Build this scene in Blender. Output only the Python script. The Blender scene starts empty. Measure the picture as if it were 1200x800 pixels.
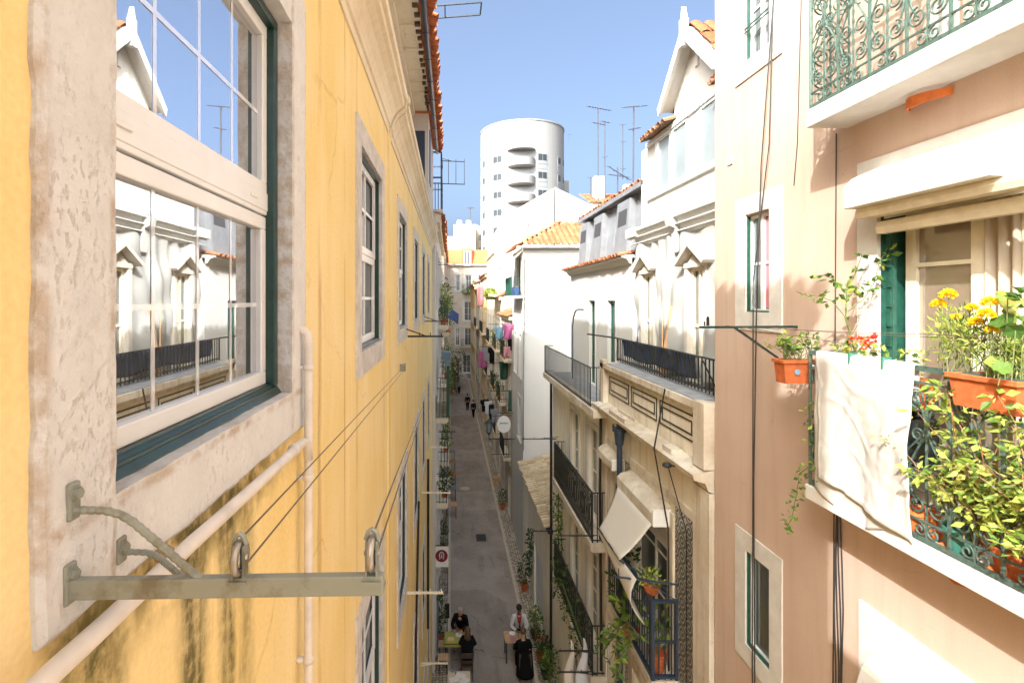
import bpy, bmesh, math, random
from mathutils import Vector, Matrix
R = math.radians
rnd = random.Random(7)
SC = bpy.context.scene
COL = SC.collection
F, VX, VY = 600.0, 528.0, 352.0          # focal length and vanishing point, photo pixels
GZ = -12.0                               # street level below the camera
XL, XR = -0.6, 3.3                       # facade planes, left and right

def ax(X, px, py=VY):                    # point on a plane X = const
    Y = F * X / (px - VX); return Vector((X, Y, (VY - py) * Y / F))
def ay(Y, px, py):                       # point on a plane Y = const
    return Vector(((px - VX) * Y / F, Y, (VY - py) * Y / F))
def lin(c):
    c /= 255.0
    return c / 12.92 if c <= .04045 else ((c + .055) / 1.055) ** 2.4
def S(r, g, b): return (lin(r), lin(g), lin(b), 1)

# ------------------------------------------------------------------ materials
class N:
    def __init__(s, name):
        s.m = bpy.data.materials.new(name); s.m.use_nodes = True
        s.t = s.m.node_tree; s.b = s.t.nodes['Principled BSDF']
        s.out = s.t.nodes['Material Output']
        s.tc = s.n('ShaderNodeTexCoord')
    def n(s, kind, **kw):
        x = s.t.nodes.new(kind)
        for k, v in kw.items(): setattr(x, k, v)
        return x
    def l(s, a, b): s.t.links.new(a, b)
    def mapped(s, scale, loc=(0, 0, 0)):
        m = s.n('ShaderNodeMapping'); m.inputs['Scale'].default_value = scale; m.inputs['Location'].default_value = loc
        s.l(s.tc.outputs['Object'], m.inputs[0]); return m.outputs[0]
    def noise(s, scale=5, detail=4, vec=None, rough=.55):
        x = s.n('ShaderNodeTexNoise'); x.inputs['Scale'].default_value = scale; x.inputs['Detail'].default_value = detail
        x.inputs['Roughness'].default_value = rough
        s.l(vec if vec is not None else s.tc.outputs['Object'], x.inputs[0]); return x.outputs['Fac']
    def ramp(s, fac, stops):
        x = s.n('ShaderNodeValToRGB'); e = x.color_ramp.elements
        while len(e) < len(stops): e.new(.5)
        for q, (p, c) in zip(e, stops):
            q.position = p; q.color = c if len(c) == 4 else (*c, 1)
        s.l(fac, x.inputs[0]); return x.outputs[0]
    def mix(s, fac, a, b, mode='MIX'):
        x = s.n('ShaderNodeMix', data_type='RGBA', blend_type=mode)
        for v, i in ((fac, 0), (a, 6), (b, 7)):
            if isinstance(v, (int, float)): x.inputs[i].default_value = v
            elif isinstance(v, tuple): x.inputs[i].default_value = v if len(v) == 4 else (*v, 1)
            else: s.l(v, x.inputs[i])
        return x.outputs[2]
    def math(s, op, a, b=None):
        x = s.n('ShaderNodeMath', operation=op)
        for v, i in ((a, 0), (b, 1)):
            if v is None: continue
            if isinstance(v, (int, float)): x.inputs[i].default_value = v
            else: s.l(v, x.inputs[i])
        return x.outputs[0]
    def maprange(s, v, a, b, c=0, d=1):
        x = s.n('ShaderNodeMapRange', interpolation_type='SMOOTHSTEP')
        s.l(v, x.inputs[0])
        for i, q in enumerate((a, b, c, d)): x.inputs[i + 1].default_value = q
        return x.outputs[0]
    def bump(s, h, strength=.3, dist=.01):
        x = s.n('ShaderNodeBump'); x.inputs['Strength'].default_value = strength; x.inputs['Distance'].default_value = dist
        s.l(h, x.inputs['Height']); s.l(x.outputs[0], s.b.inputs['Normal']); return x
    def col(s, c):
        if isinstance(c, tuple): s.b.inputs['Base Color'].default_value = c
        else: s.l(c, s.b.inputs['Base Color'])
    def set(s, rough=.7, metal=0, spec=None):
        s.b.inputs['Roughness'].default_value = rough; s.b.inputs['Metallic'].default_value = metal
        if spec is not None: s.b.inputs['Specular IOR Level'].default_value = spec
        return s

def cracks(n, scale=1.0, w=.006):
    nz = n.n('ShaderNodeTexNoise'); nz.inputs['Scale'].default_value = 2.5; nz.inputs['Detail'].default_value = 6; n.l(n.tc.outputs['Object'], nz.inputs[0])
    mx = n.n('ShaderNodeMix', data_type='VECTOR'); mx.inputs[0].default_value = .28; n.l(n.tc.outputs['Object'], mx.inputs[4]); n.l(nz.outputs['Color'], mx.inputs[5])
    v = n.n('ShaderNodeTexVoronoi', feature='DISTANCE_TO_EDGE'); v.inputs['Scale'].default_value = scale; n.l(mx.outputs[1], v.inputs[0])
    c = n.ramp(v.outputs['Distance'], [(w * .3, (1, 1, 1)), (w, (0, 0, 0))])
    return n.math('MULTIPLY', c, n.ramp(n.noise(1.2, 2, n.mapped((1, 1, 1), (9, 3, 5))), [(.50, (0, 0, 0)), (.60, (1, 1, 1))]))

def plaster(name, c, stain, amt=.55, streak=.6, bump=.25, fine=60, dirt=None, lo=.48):
    n = N(name); n.set(.9, 0, .2)
    a = n.noise(1.1, 5); b = n.noise(3, 5, n.mapped((2.2, 2.2, .18)))
    f = n.math('MULTIPLY', n.ramp(a, [(lo - .1, (0, 0, 0)), (lo + .25, (1, 1, 1))]), amt)
    col = n.mix(f, c, stain)
    f2 = n.math('MULTIPLY', n.ramp(b, [(.5, (0, 0, 0)), (.72, (1, 1, 1))]), streak)
    col = n.mix(f2, col, stain)
    if dirt:
        f3 = n.ramp(n.noise(9, 8, None, .7), [(.62, (0, 0, 0)), (.74, (1, 1, 1))])
        f4 = n.ramp(n.noise(1.7, 3), [(.45, (0, 0, 0)), (.6, (1, 1, 1))])
        col = n.mix(n.math('MULTIPLY', n.math('MULTIPLY', f3, f4), .75), col, dirt)
    col = n.mix(n.math('MULTIPLY', cracks(n, .8, .005), .35), col, dirt or (.35, .28, .2, 1))
    g = n.ramp(n.noise(fine, 6), [(.3, (.93, .93, .93)), (.7, (1.03, 1.03, 1.03))])
    col = n.mix(1, col, g, 'MULTIPLY')
    n.col(col)
    h = n.math('ADD', n.noise(fine * .6, 6), n.math('MULTIPLY', n.noise(6, 4), 1.5))
    n.bump(h, bump, .008); return n.m

def simple(name, c, rough=.6, metal=0, var=.18, scale=14, bump=0, spec=None):
    n = N(name); n.set(rough, metal, spec)
    g = n.ramp(n.noise(scale, 5), [(.3, (1 - var,) * 3), (.7, (1 + var * .4,) * 3)])
    n.col(n.mix(1, c, g, 'MULTIPLY'))
    if bump: n.bump(n.noise(scale * 3, 5), bump, .004)
    return n.m

def rusty(name, c, rust, rough=.5, amt=.5, scale=25):
    n = N(name); n.set(rough, .2)
    f = n.ramp(n.noise(scale, 7, None, .7), [(.5, (0, 0, 0)), (.66, (1, 1, 1))])
    n.col(n.mix(n.math('MULTIPLY', f, amt), c, rust)); n.bump(n.noise(scale * 2, 5), .2, .002); return n.m

def glass(name, base, refl, rough=.015, tint=(.9, .95, 1, 1), wob=0.0):
    n = N(name); n.set(.3); n.col(n.mix(n.noise(2.5, 3), base, tuple(v * 1.6 for v in base[:3])))
    g = n.n('ShaderNodeBsdfGlossy'); g.inputs['Roughness'].default_value = rough; g.inputs[0].default_value = tint
    mx = n.n('ShaderNodeMixShader'); mx.inputs[0].default_value = refl
    if wob:
        bp = n.n('ShaderNodeBump'); bp.inputs['Strength'].default_value = wob; bp.inputs['Distance'].default_value = .01
        n.l(n.noise(1.3, 1), bp.inputs['Height']); n.l(bp.outputs[0], g.inputs['Normal'])
    n.l(n.b.outputs[0], mx.inputs[1]); n.l(g.outputs[0], mx.inputs[2]); n.l(mx.outputs[0], n.out.inputs[0]); return n.m

def leafmat(name, a, b, c, dead=None):
    n = N(name); n.set(.55, 0, .3)
    geo = n.n('ShaderNodeNewGeometry')
    n.col(n.ramp(geo.outputs['Random Per Island'], [(0, a), (.5, b), (.93, c), (1, dead or c)]))
    tr = n.n('ShaderNodeBsdfTranslucent'); mx = n.n('ShaderNodeMixShader'); mx.inputs[0].default_value = .3
    n.l(n.ramp(geo.outputs['Random Per Island'], [(0, a), (.5, b), (.93, c), (1, dead or c)]), tr.inputs[0])
    n.l(n.b.outputs[0], mx.inputs[1]); n.l(tr.outputs[0], mx.inputs[2]); n.l(mx.outputs[0], n.out.inputs[0]); return n.m

def cloth(name, c, stripe=None, var=.06):
    n = N(name); n.set(.95, 0, .1)
    col = n.mix(1, c, n.ramp(n.noise(22, 6), [(.3, (1 - var,) * 3), (.7, (1,) * 3)]), 'MULTIPLY')
    n.col(col); n.bump(n.noise(260, 2), .25, .002)
    tr = n.n('ShaderNodeBsdfTranslucent'); tr.inputs[0].default_value = c
    mx = n.n('ShaderNodeMixShader'); mx.inputs[0].default_value = .25
    n.l(n.b.outputs[0], mx.inputs[1]); n.l(tr.outputs[0], mx.inputs[2]); n.l(mx.outputs[0], n.out.inputs[0]); return n.m

def tilemat(name, cols):
    n = N(name); n.set(.85, 0, .2)
    geo = n.n('ShaderNodeNewGeometry')
    c = n.ramp(geo.outputs['Random Per Island'], [(i / (len(cols) - 1), q) for i, q in enumerate(cols)])
    f = n.ramp(n.noise(7, 6, None, .65), [(.45, (1, 1, 1)), (.75, (.62, .58, .55))])
    n.col(n.mix(1, c, f, 'MULTIPLY')); n.bump(n.noise(50, 4), .2, .004); return n.m

M = {}
def yellow_mat():
    n = N('yellow_plaster'); n.set(.9, 0, .2)
    base = (.79, .615, .255, 1); pale = (.82, .68, .37, 1); och = (.74, .50, .15, 1)
    col = n.mix(n.ramp(n.noise(1.3, 5), [(.35, (0, 0, 0)), (.7, (1, 1, 1))]), base, pale)
    st = n.noise(2.1, 4, n.mapped((1.6, 1.6, .3)), .6)
    col = n.mix(n.math('MULTIPLY', n.ramp(st, [(.42, (0, 0, 0)), (.85, (1, 1, 1))]), .42), col, och)
    st2 = n.noise(2.6, 4, n.mapped((2, 2, .4), (3, 7, 1)))
    col = n.mix(n.math('MULTIPLY', n.ramp(st2, [(.52, (0, 0, 0)), (.75, (1, 1, 1))]), .45), col, (.92, .74, .46, 1))
    thin = n.ramp(n.noise(4, 7, n.mapped((9, 9, .5), (1, 2, 3)), .6), [(.60, (0, 0, 0)), (.70, (1, 1, 1))])
    thin = n.math('MULTIPLY', thin, n.ramp(n.noise(1.6, 3), [(.48, (0, 0, 0)), (.62, (1, 1, 1))]))
    col = n.mix(n.math('MULTIPLY', thin, .35), col, (.40, .26, .09, 1))
    col = n.mix(n.math('MULTIPLY', cracks(n, .7, .005), .3), col, (.34, .20, .07, 1))
    fine = n.ramp(n.noise(70, 6), [(.3, (.92,) * 3), (.7, (1.04,) * 3)])
    col = n.mix(1, col, fine, 'MULTIPLY')
    # moss runs below the near window sill (world coordinates)
    geo = n.n('ShaderNodeNewGeometry'); sp = n.n('ShaderNodeSeparateXYZ'); n.l(geo.outputs['Position'], sp.inputs[0])
    Yy, Zz = sp.outputs[1], sp.outputs[2]
    rag = n.math('MULTIPLY', n.ramp(n.noise(6, 7, n.mapped((3, 3, .5)), .68), [(.28, (.30, .30, .30)), (.56, (1, 1, 1))]), n.ramp(n.noise(26, 6, None, .7), [(.36, (.55, .55, .55)), (.56, (1, 1, 1))]))
    wob = n.math('ADD', Yy, n.math('MULTIPLY', n.math('SUBTRACT', n.noise(5, 3), .5), .07))
    run = None
    for yc, w, s_ in ((1.195, .105, 1.25), (1.38, .08, 1.1), (1.51, .085, .6), (.86, .13, 1.0), (2.33, .03, .4)):
        q = n.math('MULTIPLY', n.math('MULTIPLY', n.maprange(wob, yc - w, yc - w * .12), n.maprange(wob, yc + w, yc + w * .12)), s_)
        run = q if run is None else n.math('MAXIMUM', run, q)
    mz = n.math('MULTIPLY', n.maprange(Zz, -2.0, -1.0), n.maprange(Zz, -.40, -.55))
    run = n.math('MINIMUM', n.math('MULTIPLY', n.math('MULTIPLY', run, rag), mz), 1)
    col = n.mix(n.math('MULTIPLY', run, .9), col, (.068, .068, .020, 1))
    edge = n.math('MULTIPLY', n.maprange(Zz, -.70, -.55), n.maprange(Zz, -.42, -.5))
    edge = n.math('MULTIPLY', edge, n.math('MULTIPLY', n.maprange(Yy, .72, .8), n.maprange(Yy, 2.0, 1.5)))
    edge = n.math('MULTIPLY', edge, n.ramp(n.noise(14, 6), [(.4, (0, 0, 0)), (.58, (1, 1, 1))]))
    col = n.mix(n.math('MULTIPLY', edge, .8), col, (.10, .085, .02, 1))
    # drips from the ends of the far stone surrounds
    for yc, w in ((3.28, .05), (4.62, .05), (4.95, .04), (7.2, .06), (9.6, .07), (2.35, .05), (2.9, .03)):
        q = n.math('MULTIPLY', n.maprange(Yy, yc - w, yc), n.maprange(Yy, yc + w, yc))
        q = n.math('MULTIPLY', q, n.ramp(n.noise(2.3, 4, n.mapped((1, 3, .8), (yc, 0, 0))), [(.4, (0, 0, 0)), (.65, (1, 1, 1))]))
        col = n.mix(n.math('MULTIPLY', q, .6), col, (.42, .22, .05, 1))
    n.col(col)
    n.bump(n.math('ADD', n.noise(45, 6), n.math('MULTIPLY', n.noise(7, 4), 2)), .22, .006); return n.m
M['yellow'] = yellow_mat()

def stone_mat(name, c, c2, pit=.45, scale=1.0, bump=.8):
    n = N(name); n.set(.9, 0, .2)
    a = n.noise(5 * scale, 8, None, .65)
    col = n.mix(n.ramp(a, [(.35, (0, 0, 0)), (.65, (1, 1, 1))]), c, c2)
    f = n.ramp(n.noise(38 * scale, 8, n.mapped((1, 1, .45)), .72), [(.565, (0, 0, 0)), (.69, (1, 1, 1))])
    f = n.math('MULTIPLY', f, n.ramp(n.noise(2.4 * scale, 3), [(.42, (.1, .1, .1)), (.62, (1, 1, 1))]))
    col = n.mix(n.math('MULTIPLY', f, pit), col, (.30, .20, .10, 1)); n.col(col)
    h = n.math('SUBTRACT', n.math('ADD', n.noise(30 * scale, 8, None, .7), n.math('MULTIPLY', a, 1.2)), n.math('MULTIPLY', f, .8))
    n.bump(h, bump, .006); return n.m
M['stone'] = stone_mat('limestone', (.48, .465, .44, 1), (.66, .645, .615, 1), .7, 1.5, 1.0)
def near_stone():
    n = N('chipped_limestone'); n.set(.92, 0, .2)
    a = n.noise(9, 8, None, .65)
    col = n.mix(n.ramp(a, [(.35, (0, 0, 0)), (.65, (1, 1, 1))]), (.62, .63, .62, 1), (.70, .71, .70, 1))
    pit = n.ramp(n.noise(75, 6, n.mapped((1, 1, .55)), .68), [(.54, (0, 0, 0)), (.64, (1, 1, 1))])
    zone = n.ramp(n.noise(4.5, 5, None, .6), [(.40, (.12, .12, .12)), (.62, (1, 1, 1))])
    pit = n.math('MULTIPLY', pit, zone)
    col = n.mix(n.math('MULTIPLY', pit, .30), col, (.46, .34, .21, 1))
    geo = n.n('ShaderNodeNewGeometry'); sp = n.n('ShaderNodeSeparateXYZ'); n.l(geo.outputs['Position'], sp.inputs[0])
    ed = None
    for c, ax_, w in ((.73, 1, .030), (.887, 1, .014), (2.075, 1, .03), (-.505, 2, .018), (-.352, 2, .02), (1.895, 1, .03)):
        q = n.math('ABSOLUTE', n.math('SUBTRACT', sp.outputs[ax_], c)); q = n.maprange(q, w, w * .15)
        ed = q if ed is None else n.math('MAXIMUM', ed, q)
    ed = n.math('MULTIPLY', ed, n.ramp(n.noise(16, 6, None, .65), [(.42, (0, 0, 0)), (.62, (1, 1, 1))]))
    col = n.mix(n.math('MULTIPLY', ed, .6), col, (.38, .26, .14, 1)); n.col(col)
    h = n.math('SUBTRACT', n.math('ADD', n.noise(60, 8, None, .75), n.math('MULTIPLY', a, 1.5)), n.math('ADD', n.math('MULTIPLY', pit, .45), n.math('MULTIPLY', ed, .6)))
    n.bump(h, .8, .0045); return n.m
M['nearstone'] = near_stone()
M['stone2'] = stone_mat('pale_limestone', (.56, .54, .50, 1), (.66, .64, .60, 1), .3, .8, .35)
M['pink'] = plaster('pink_plaster', (.575, .435, .35, 1), (.475, .345, .265, 1), .7, .6, .08, 90, (.40, .29, .22, 1))
M['cream'] = plaster('cream_plaster', (.88, .83, .72, 1), (.56, .46, .32, 1), .6, .75, .3, 40, (.16, .11, .06, 1), .44)
M['cream2'] = plaster('pale_cream_plaster', (.88, .84, .74, 1), (.64, .53, .37, 1), .5, .6, .2, 40, (.30, .22, .14, 1))
M['oldstone'] = plaster('weathered_stone', (.80, .75, .65, 1), (.42, .33, .22, 1), .75, .75, .5, 30, (.07, .055, .04, 1), .40)
M['white'] = plaster('white_plaster', (.58, .58, .565, 1), (.66, .60, .52, 1), .35, .4, .15, 40, (.45, .40, .34, 1))
M['offwhite'] = plaster('offwhite_plaster', (.62, .595, .54, 1), (.60, .52, .42, 1), .4, .5, .2, 40)
M['yellowfar'] = plaster('pale_yellow_plaster', (.80, .58, .26, 1), (.62, .42, .18, 1), .5, .5, .2, 30)
M['greyfar'] = plaster('pale_grey_plaster', (.62, .56, .47, 1), (.46, .40, .32, 1), .5, .5, .2, 30)
M['beigefar'] = plaster('beige_plaster', (.60, .50, .38, 1), (.42, .34, .25, 1), .5, .5, .2, 30)
M['soffit'] = plaster('cornice_plaster', (.74, .67, .52, 1), (.58, .47, .30, 1), .6, .4, .3, 30, (.25, .19, .12, 1))
M['pvc'] = simple('white_window_paint', (.76, .79, .80, 1), .35, 0, .05, 8)
M['muntin'] = simple('pale_grey_paint', (.66, .68, .70, 1), .4, 0, .05)
M['inbar'] = glass('glazing_bar_behind_glass', (.70, .72, .74, 1), .52, .02)
M['cream_paint'] = simple('cream_joinery_paint', (.76, .70, .56, 1), .5, 0, .15, 9)
M['green'] = simple('dark_green_paint', (.012, .045, .040, 1), .3, 0, .4, 20)
M['greenmid'] = simple('green_joinery_paint', (.018, .085, .06, 1), .4, 0, .4, 16)
M['glassnear'] = glass('near_window_glass', (.06, .055, .05, 1), .78, .012, (.95, .97, 1, 1), .035)
M['glass'] = glass('window_glass', (.03, .034, .034, 1), .20, .02)
M['glassfar'] = glass('far_window_glass', (.07, .075, .08, 1), .14, .05)
M['glasssky'] = glass('attic_glass', (.20, .23, .235, 1), .05, .05)
M['glassdoor'] = glass('door_glass', (.20, .155, .115, 1), .16, .03)
M['metal'] = rusty('galvanised_steel', (.27, .285, .235, 1), (.15, .125, .07, 1), .5, .85, 11)
M['steel'] = simple('pulley_steel', (.42, .39, .34, 1), .3, .8, .3)
M['iron'] = rusty('dark_iron', (.025, .03, .028, 1), (.09, .05, .03, 1), .5, .5)
M['bluepaint'] = rusty('blue_grey_iron', (.03, .05, .085, 1), (.06, .06, .06, 1), .45, .5)
M['verdigris'] = rusty('grey_green_iron', (.085, .14, .115, 1), (.035, .03, .025, 1), .55, .8, 30)
M['pipe'] = simple('white_pipe_paint', (.70, .65, .58, 1), .5, 0, .2, 10, .1)
M['wire'] = simple('line_wire', (.12, .09, .06, 1), .6, 0, .1)
M['cable'] = simple('black_cable', (.02, .017, .016, 1), .6, 0, .1)
M['tile'] = tilemat('terracotta_tile', [(.33, .115, .05, 1), (.38, .15, .07, 1), (.42, .19, .10, 1), (.30, .10, .045, 1)])
M['tilered'] = tilemat('red_roof_tile', [(.46, .135, .06, 1), (.55, .19, .085, 1), (.50, .16, .07, 1)])
M['tileold'] = tilemat('weathered_tile', [(.40, .31, .19, 1), (.52, .42, .28, 1), (.46, .36, .22, 1), (.34, .25, .15, 1)])
M['tiledark'] = tilemat('mossy_tile', [(.20, .11, .07, 1), (.30, .16, .09, 1), (.14, .09, .06, 1)])
M['terracotta'] = simple('terracotta', (.52, .125, .035, 1), .75, 0, .3, 20, .1)
M['orange'] = simple('orange_clay', (.72, .20, .05, 1), .7, 0, .2, 20)
M['soil'] = simple('soil', (.05, .035, .022, 1), .95, 0, .4, 40, .4)
M['zinc'] = simple('zinc_cladding', (.27, .28, .30, 1), .5, .3, .2, 3)
M['zincshade'] = simple('painted_recess_shade', (.05, .05, .055, 1), .7, 0, .2)
M['lead'] = simple('grey_roof_sheet', (.30, .31, .32, 1), .7, 0, .3, 6, .1)
M['towel'] = cloth('white_towel', (.68, .66, .62, 1))
M['canvas'] = cloth('cream_canvas', (.80, .75, .66, 1))
M['tarp'] = cloth('white_tarpaulin', (.50, .50, .48, 1))
M['bluecloth'] = cloth('navy_cloth', (.085, .115, .20, 1))
M['blue'] = cloth('blue_cloth', (.09, .14, .32, 1))
M['sky_blue'] = cloth('light_blue_cloth', (.25, .44, .60, 1))
M['magenta'] = cloth('magenta_cloth', (.52, .16, .34, 1))
M['rose'] = cloth('pink_cloth', (.58, .27, .30, 1))
M['redc'] = cloth('red_cloth', (.60, .08, .07, 1))
M['greenc'] = cloth('green_cloth', (.06, .13, .09, 1))
M['grey'] = cloth('grey_cloth', (.33, .33, .36, 1))
M['black'] = cloth('black_cloth', (.012, .012, .013, 1))
M['navy'] = cloth('dark_navy_cloth', (.018, .02, .035, 1))
M['whitec'] = cloth('white_cotton', (.80, .80, .82, 1))
M['curtain'] = cloth('curtain', (.62, .54, .44, 1))
M['pinkcurtain'] = cloth('pink_curtain', (.75, .33, .38, 1))
M['skin'] = simple('skin', (.50, .29, .19, 1), .55, 0, .08)
M['skindark'] = simple('brown_skin', (.19, .095, .06, 1), .55, 0, .08)
M['hairdark'] = simple('black_hair', (.012, .01, .009, 1), .5, 0, .3)
M['hairgrey'] = simple('grey_hair', (.38, .35, .32, 1), .6, 0, .2)
M['hairbrown'] = simple('brown_hair', (.11, .065, .03, 1), .5, 0, .4, 40)
M['wood'] = simple('brown_wood', (.32, .17, .075, 1), .6, 0, .4, 12)
M['woodlight'] = simple('light_wood', (.60, .36, .19, 1), .6, 0, .25, 12)
M['wooddark'] = simple('dark_wood', (.07, .045, .03, 1), .6, 0, .3, 12)
M['paper'] = simple('paper', (.82, .80, .74, 1), .8, 0, .05)
M['limecloth'] = cloth('lime_tablecloth', (.50, .50, .13, 1))
M['creamtable'] = simple('cream_table', (.70, .60, .42, 1), .6, 0, .1)
M['signred'] = simple('dark_red_sign', (.20, .012, .03, 1), .4, 0, .1)
M['signwhite'] = simple('white_sign', (.84, .83, .80, 1), .4, 0, .05)
M['black_paint'] = simple('black_paint', (.015, .015, .015, 1), .4, 0, .1)
M['bluedoor'] = simple('faded_blue_paint', (.12, .19, .25, 1), .5, 0, .3)
M['yellowpetal'] = leafmat('yellow_petals', (.88, .60, .015, 1), (.92, .70, .03, 1), (.86, .50, .01, 1))
M['redpetal'] = leafmat('red_petals', (.75, .03, .02, 1), (.85, .08, .03, 1), (.80, .25, .10, 1))
M['leaf'] = leafmat('garden_leaves', (.045, .11, .02, 1), (.12, .21, .035, 1), (.28, .34, .06, 1), (.30, .22, .07, 1))
M['leafy'] = leafmat('yellow_green_leaves', (.08, .15, .025, 1), (.27, .37, .06, 1), (.55, .56, .13, 1), (.38, .24, .08, 1))
M['leafdark'] = leafmat('dark_leaves', (.022, .055, .014, 1), (.05, .10, .022, 1), (.10, .15, .035, 1))
M['stem'] = simple('plant_stem', (.13, .16, .05, 1), .7, 0, .2)
M['greenpot'] = simple('green_plastic_pot', (.05, .20, .15, 1), .4, 0, .2)
M['whitetower'] = plaster('tower_render', (.30, .305, .31, 1), (.26, .265, .27, 1), .25, .2, .05, 5)
M['towerpane'] = simple('tower_window_glass', (.035, .045, .055, 1), .6, 0, .2, 1)
M['towersh'] = simple('tower_shutter_and_shade', (.26, .28, .30, 1), .5, 0, .1)
M['mast'] = simple('antenna_metal', (.075, .08, .10, 1), .6, 0, .2)

def asphalt():
    n = N('worn_asphalt'); n.set(.9, 0, .25)
    c = n.mix(n.ramp(n.noise(.9, 6, None, .6), [(.35, (0, 0, 0)), (.68, (1, 1, 1))]), (.335, .285, .24, 1), (.43, .37, .32, 1))
    c = n.mix(n.ramp(n.noise(2.2, 5, n.mapped((1.6, .25, 1))), [(.55, (0, 0, 0)), (.75, (.6, .6, .6))]), c, (.22, .195, .178, 1))
    c = n.mix(1, c, n.ramp(n.noise(120, 3), [(.35, (.75,) * 3), (.65, (1.2,) * 3)]), 'MULTIPLY')
    c = n.mix(n.math('MULTIPLY', cracks(n, .8, .01), .6), c, (.07, .06, .055, 1))
    v = n.n('ShaderNodeTexVoronoi', voronoi_dimensions='2D', distance='CHEBYCHEV'); v.inputs['Scale'].default_value = .33; v.inputs['Randomness'].default_value = .8; n.l(n.tc.outputs['Object'], v.inputs[0])
    sp = n.n('ShaderNodeSeparateColor'); n.l(v.outputs['Color'], sp.inputs[0])
    c = n.mix(.6, c, n.ramp(sp.outputs[0], [(0, (.75, .75, .75)), (.6, (1, 1, 1)), (1, (1.12, 1.12, 1.12))]), 'MULTIPLY')
    st = n.ramp(n.noise(3.3, 6, None, .7), [(.60, (0, 0, 0)), (.72, (1, 1, 1))]); c = n.mix(n.math('MULTIPLY', st, .5), c, (.09, .08, .07, 1))
    n.col(c); n.bump(n.noise(150, 3), .4, .004); return n.m
M['asphalt'] = asphalt()
def cobble():
    n = N('limestone_cobbles'); n.set(.8, 0, .3)
    v = n.n('ShaderNodeTexVoronoi', voronoi_dimensions='2D'); v.inputs['Scale'].default_value = 9; v.inputs['Randomness'].default_value = .55
    e = n.n('ShaderNodeTexVoronoi', voronoi_dimensions='2D', feature='DISTANCE_TO_EDGE'); e.inputs['Scale'].default_value = 9; e.inputs['Randomness'].default_value = .55
    for q in (v, e): n.l(n.tc.outputs['Object'], q.inputs[0])
    sp = n.n('ShaderNodeSeparateColor'); n.l(v.outputs['Color'], sp.inputs[0])
    c = n.ramp(sp.outputs[0], [(0, (.30, .25, .19)), (.5, (.48, .41, .32)), (1, (.62, .55, .45))])
    m = n.ramp(e.outputs['Distance'], [(.04, (0, 0, 0)), (.13, (1, 1, 1))])
    n.col(n.mix(m, (.10, .08, .06, 1), c)); n.bump(m, .6, .012); return n.m
M['cobble'] = cobble()
M['kerb'] = stone_mat('kerb_stone', (.50, .42, .32, 1), (.62, .54, .43, 1), .3, 1, .3)
M['ground'] = simple('earth', (.16, .13, .10, 1), .95, 0, .3, .3)
def azulejo():
    n = N('patterned_wall_tile'); n.set(.3, 0, .5)
    sp = n.n('ShaderNodeSeparateXYZ'); n.l(n.tc.outputs['Object'], sp.inputs[0])
    s = 4.6
    def fr(o):
        q = n.math('MULTIPLY', o, s); return n.math('ABSOLUTE', n.math('SUBTRACT', n.math('FRACT', q), .5))
    a, b = fr(sp.outputs[1]), fr(sp.outputs[2])
    d = n.math('SQRT', n.math('ADD', n.math('MULTIPLY', a, a), n.math('MULTIPLY', b, b)))
    w = n.math('ADD', n.math('SINE', n.math('MULTIPLY', d, 24)), n.math('MULTIPLY', n.noise(30, 4), .7))
    c = n.ramp(n.math('MULTIPLY', n.math('ADD', w, 1), .37), [(.50, (.05, .055, .06)), (.66, (.11, .11, .10)), (.80, (.58, .53, .43))])
    jt = n.math('MINIMUM', n.math('SUBTRACT', .5, a), n.math('SUBTRACT', .5, b))
    c = n.mix(n.ramp(jt, [(.0, (1, 1, 1)), (.04, (0, 0, 0))]), c, (.42, .38, .3, 1)); n.col(c); return n.m
M['azulejo'] = azulejo()

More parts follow.
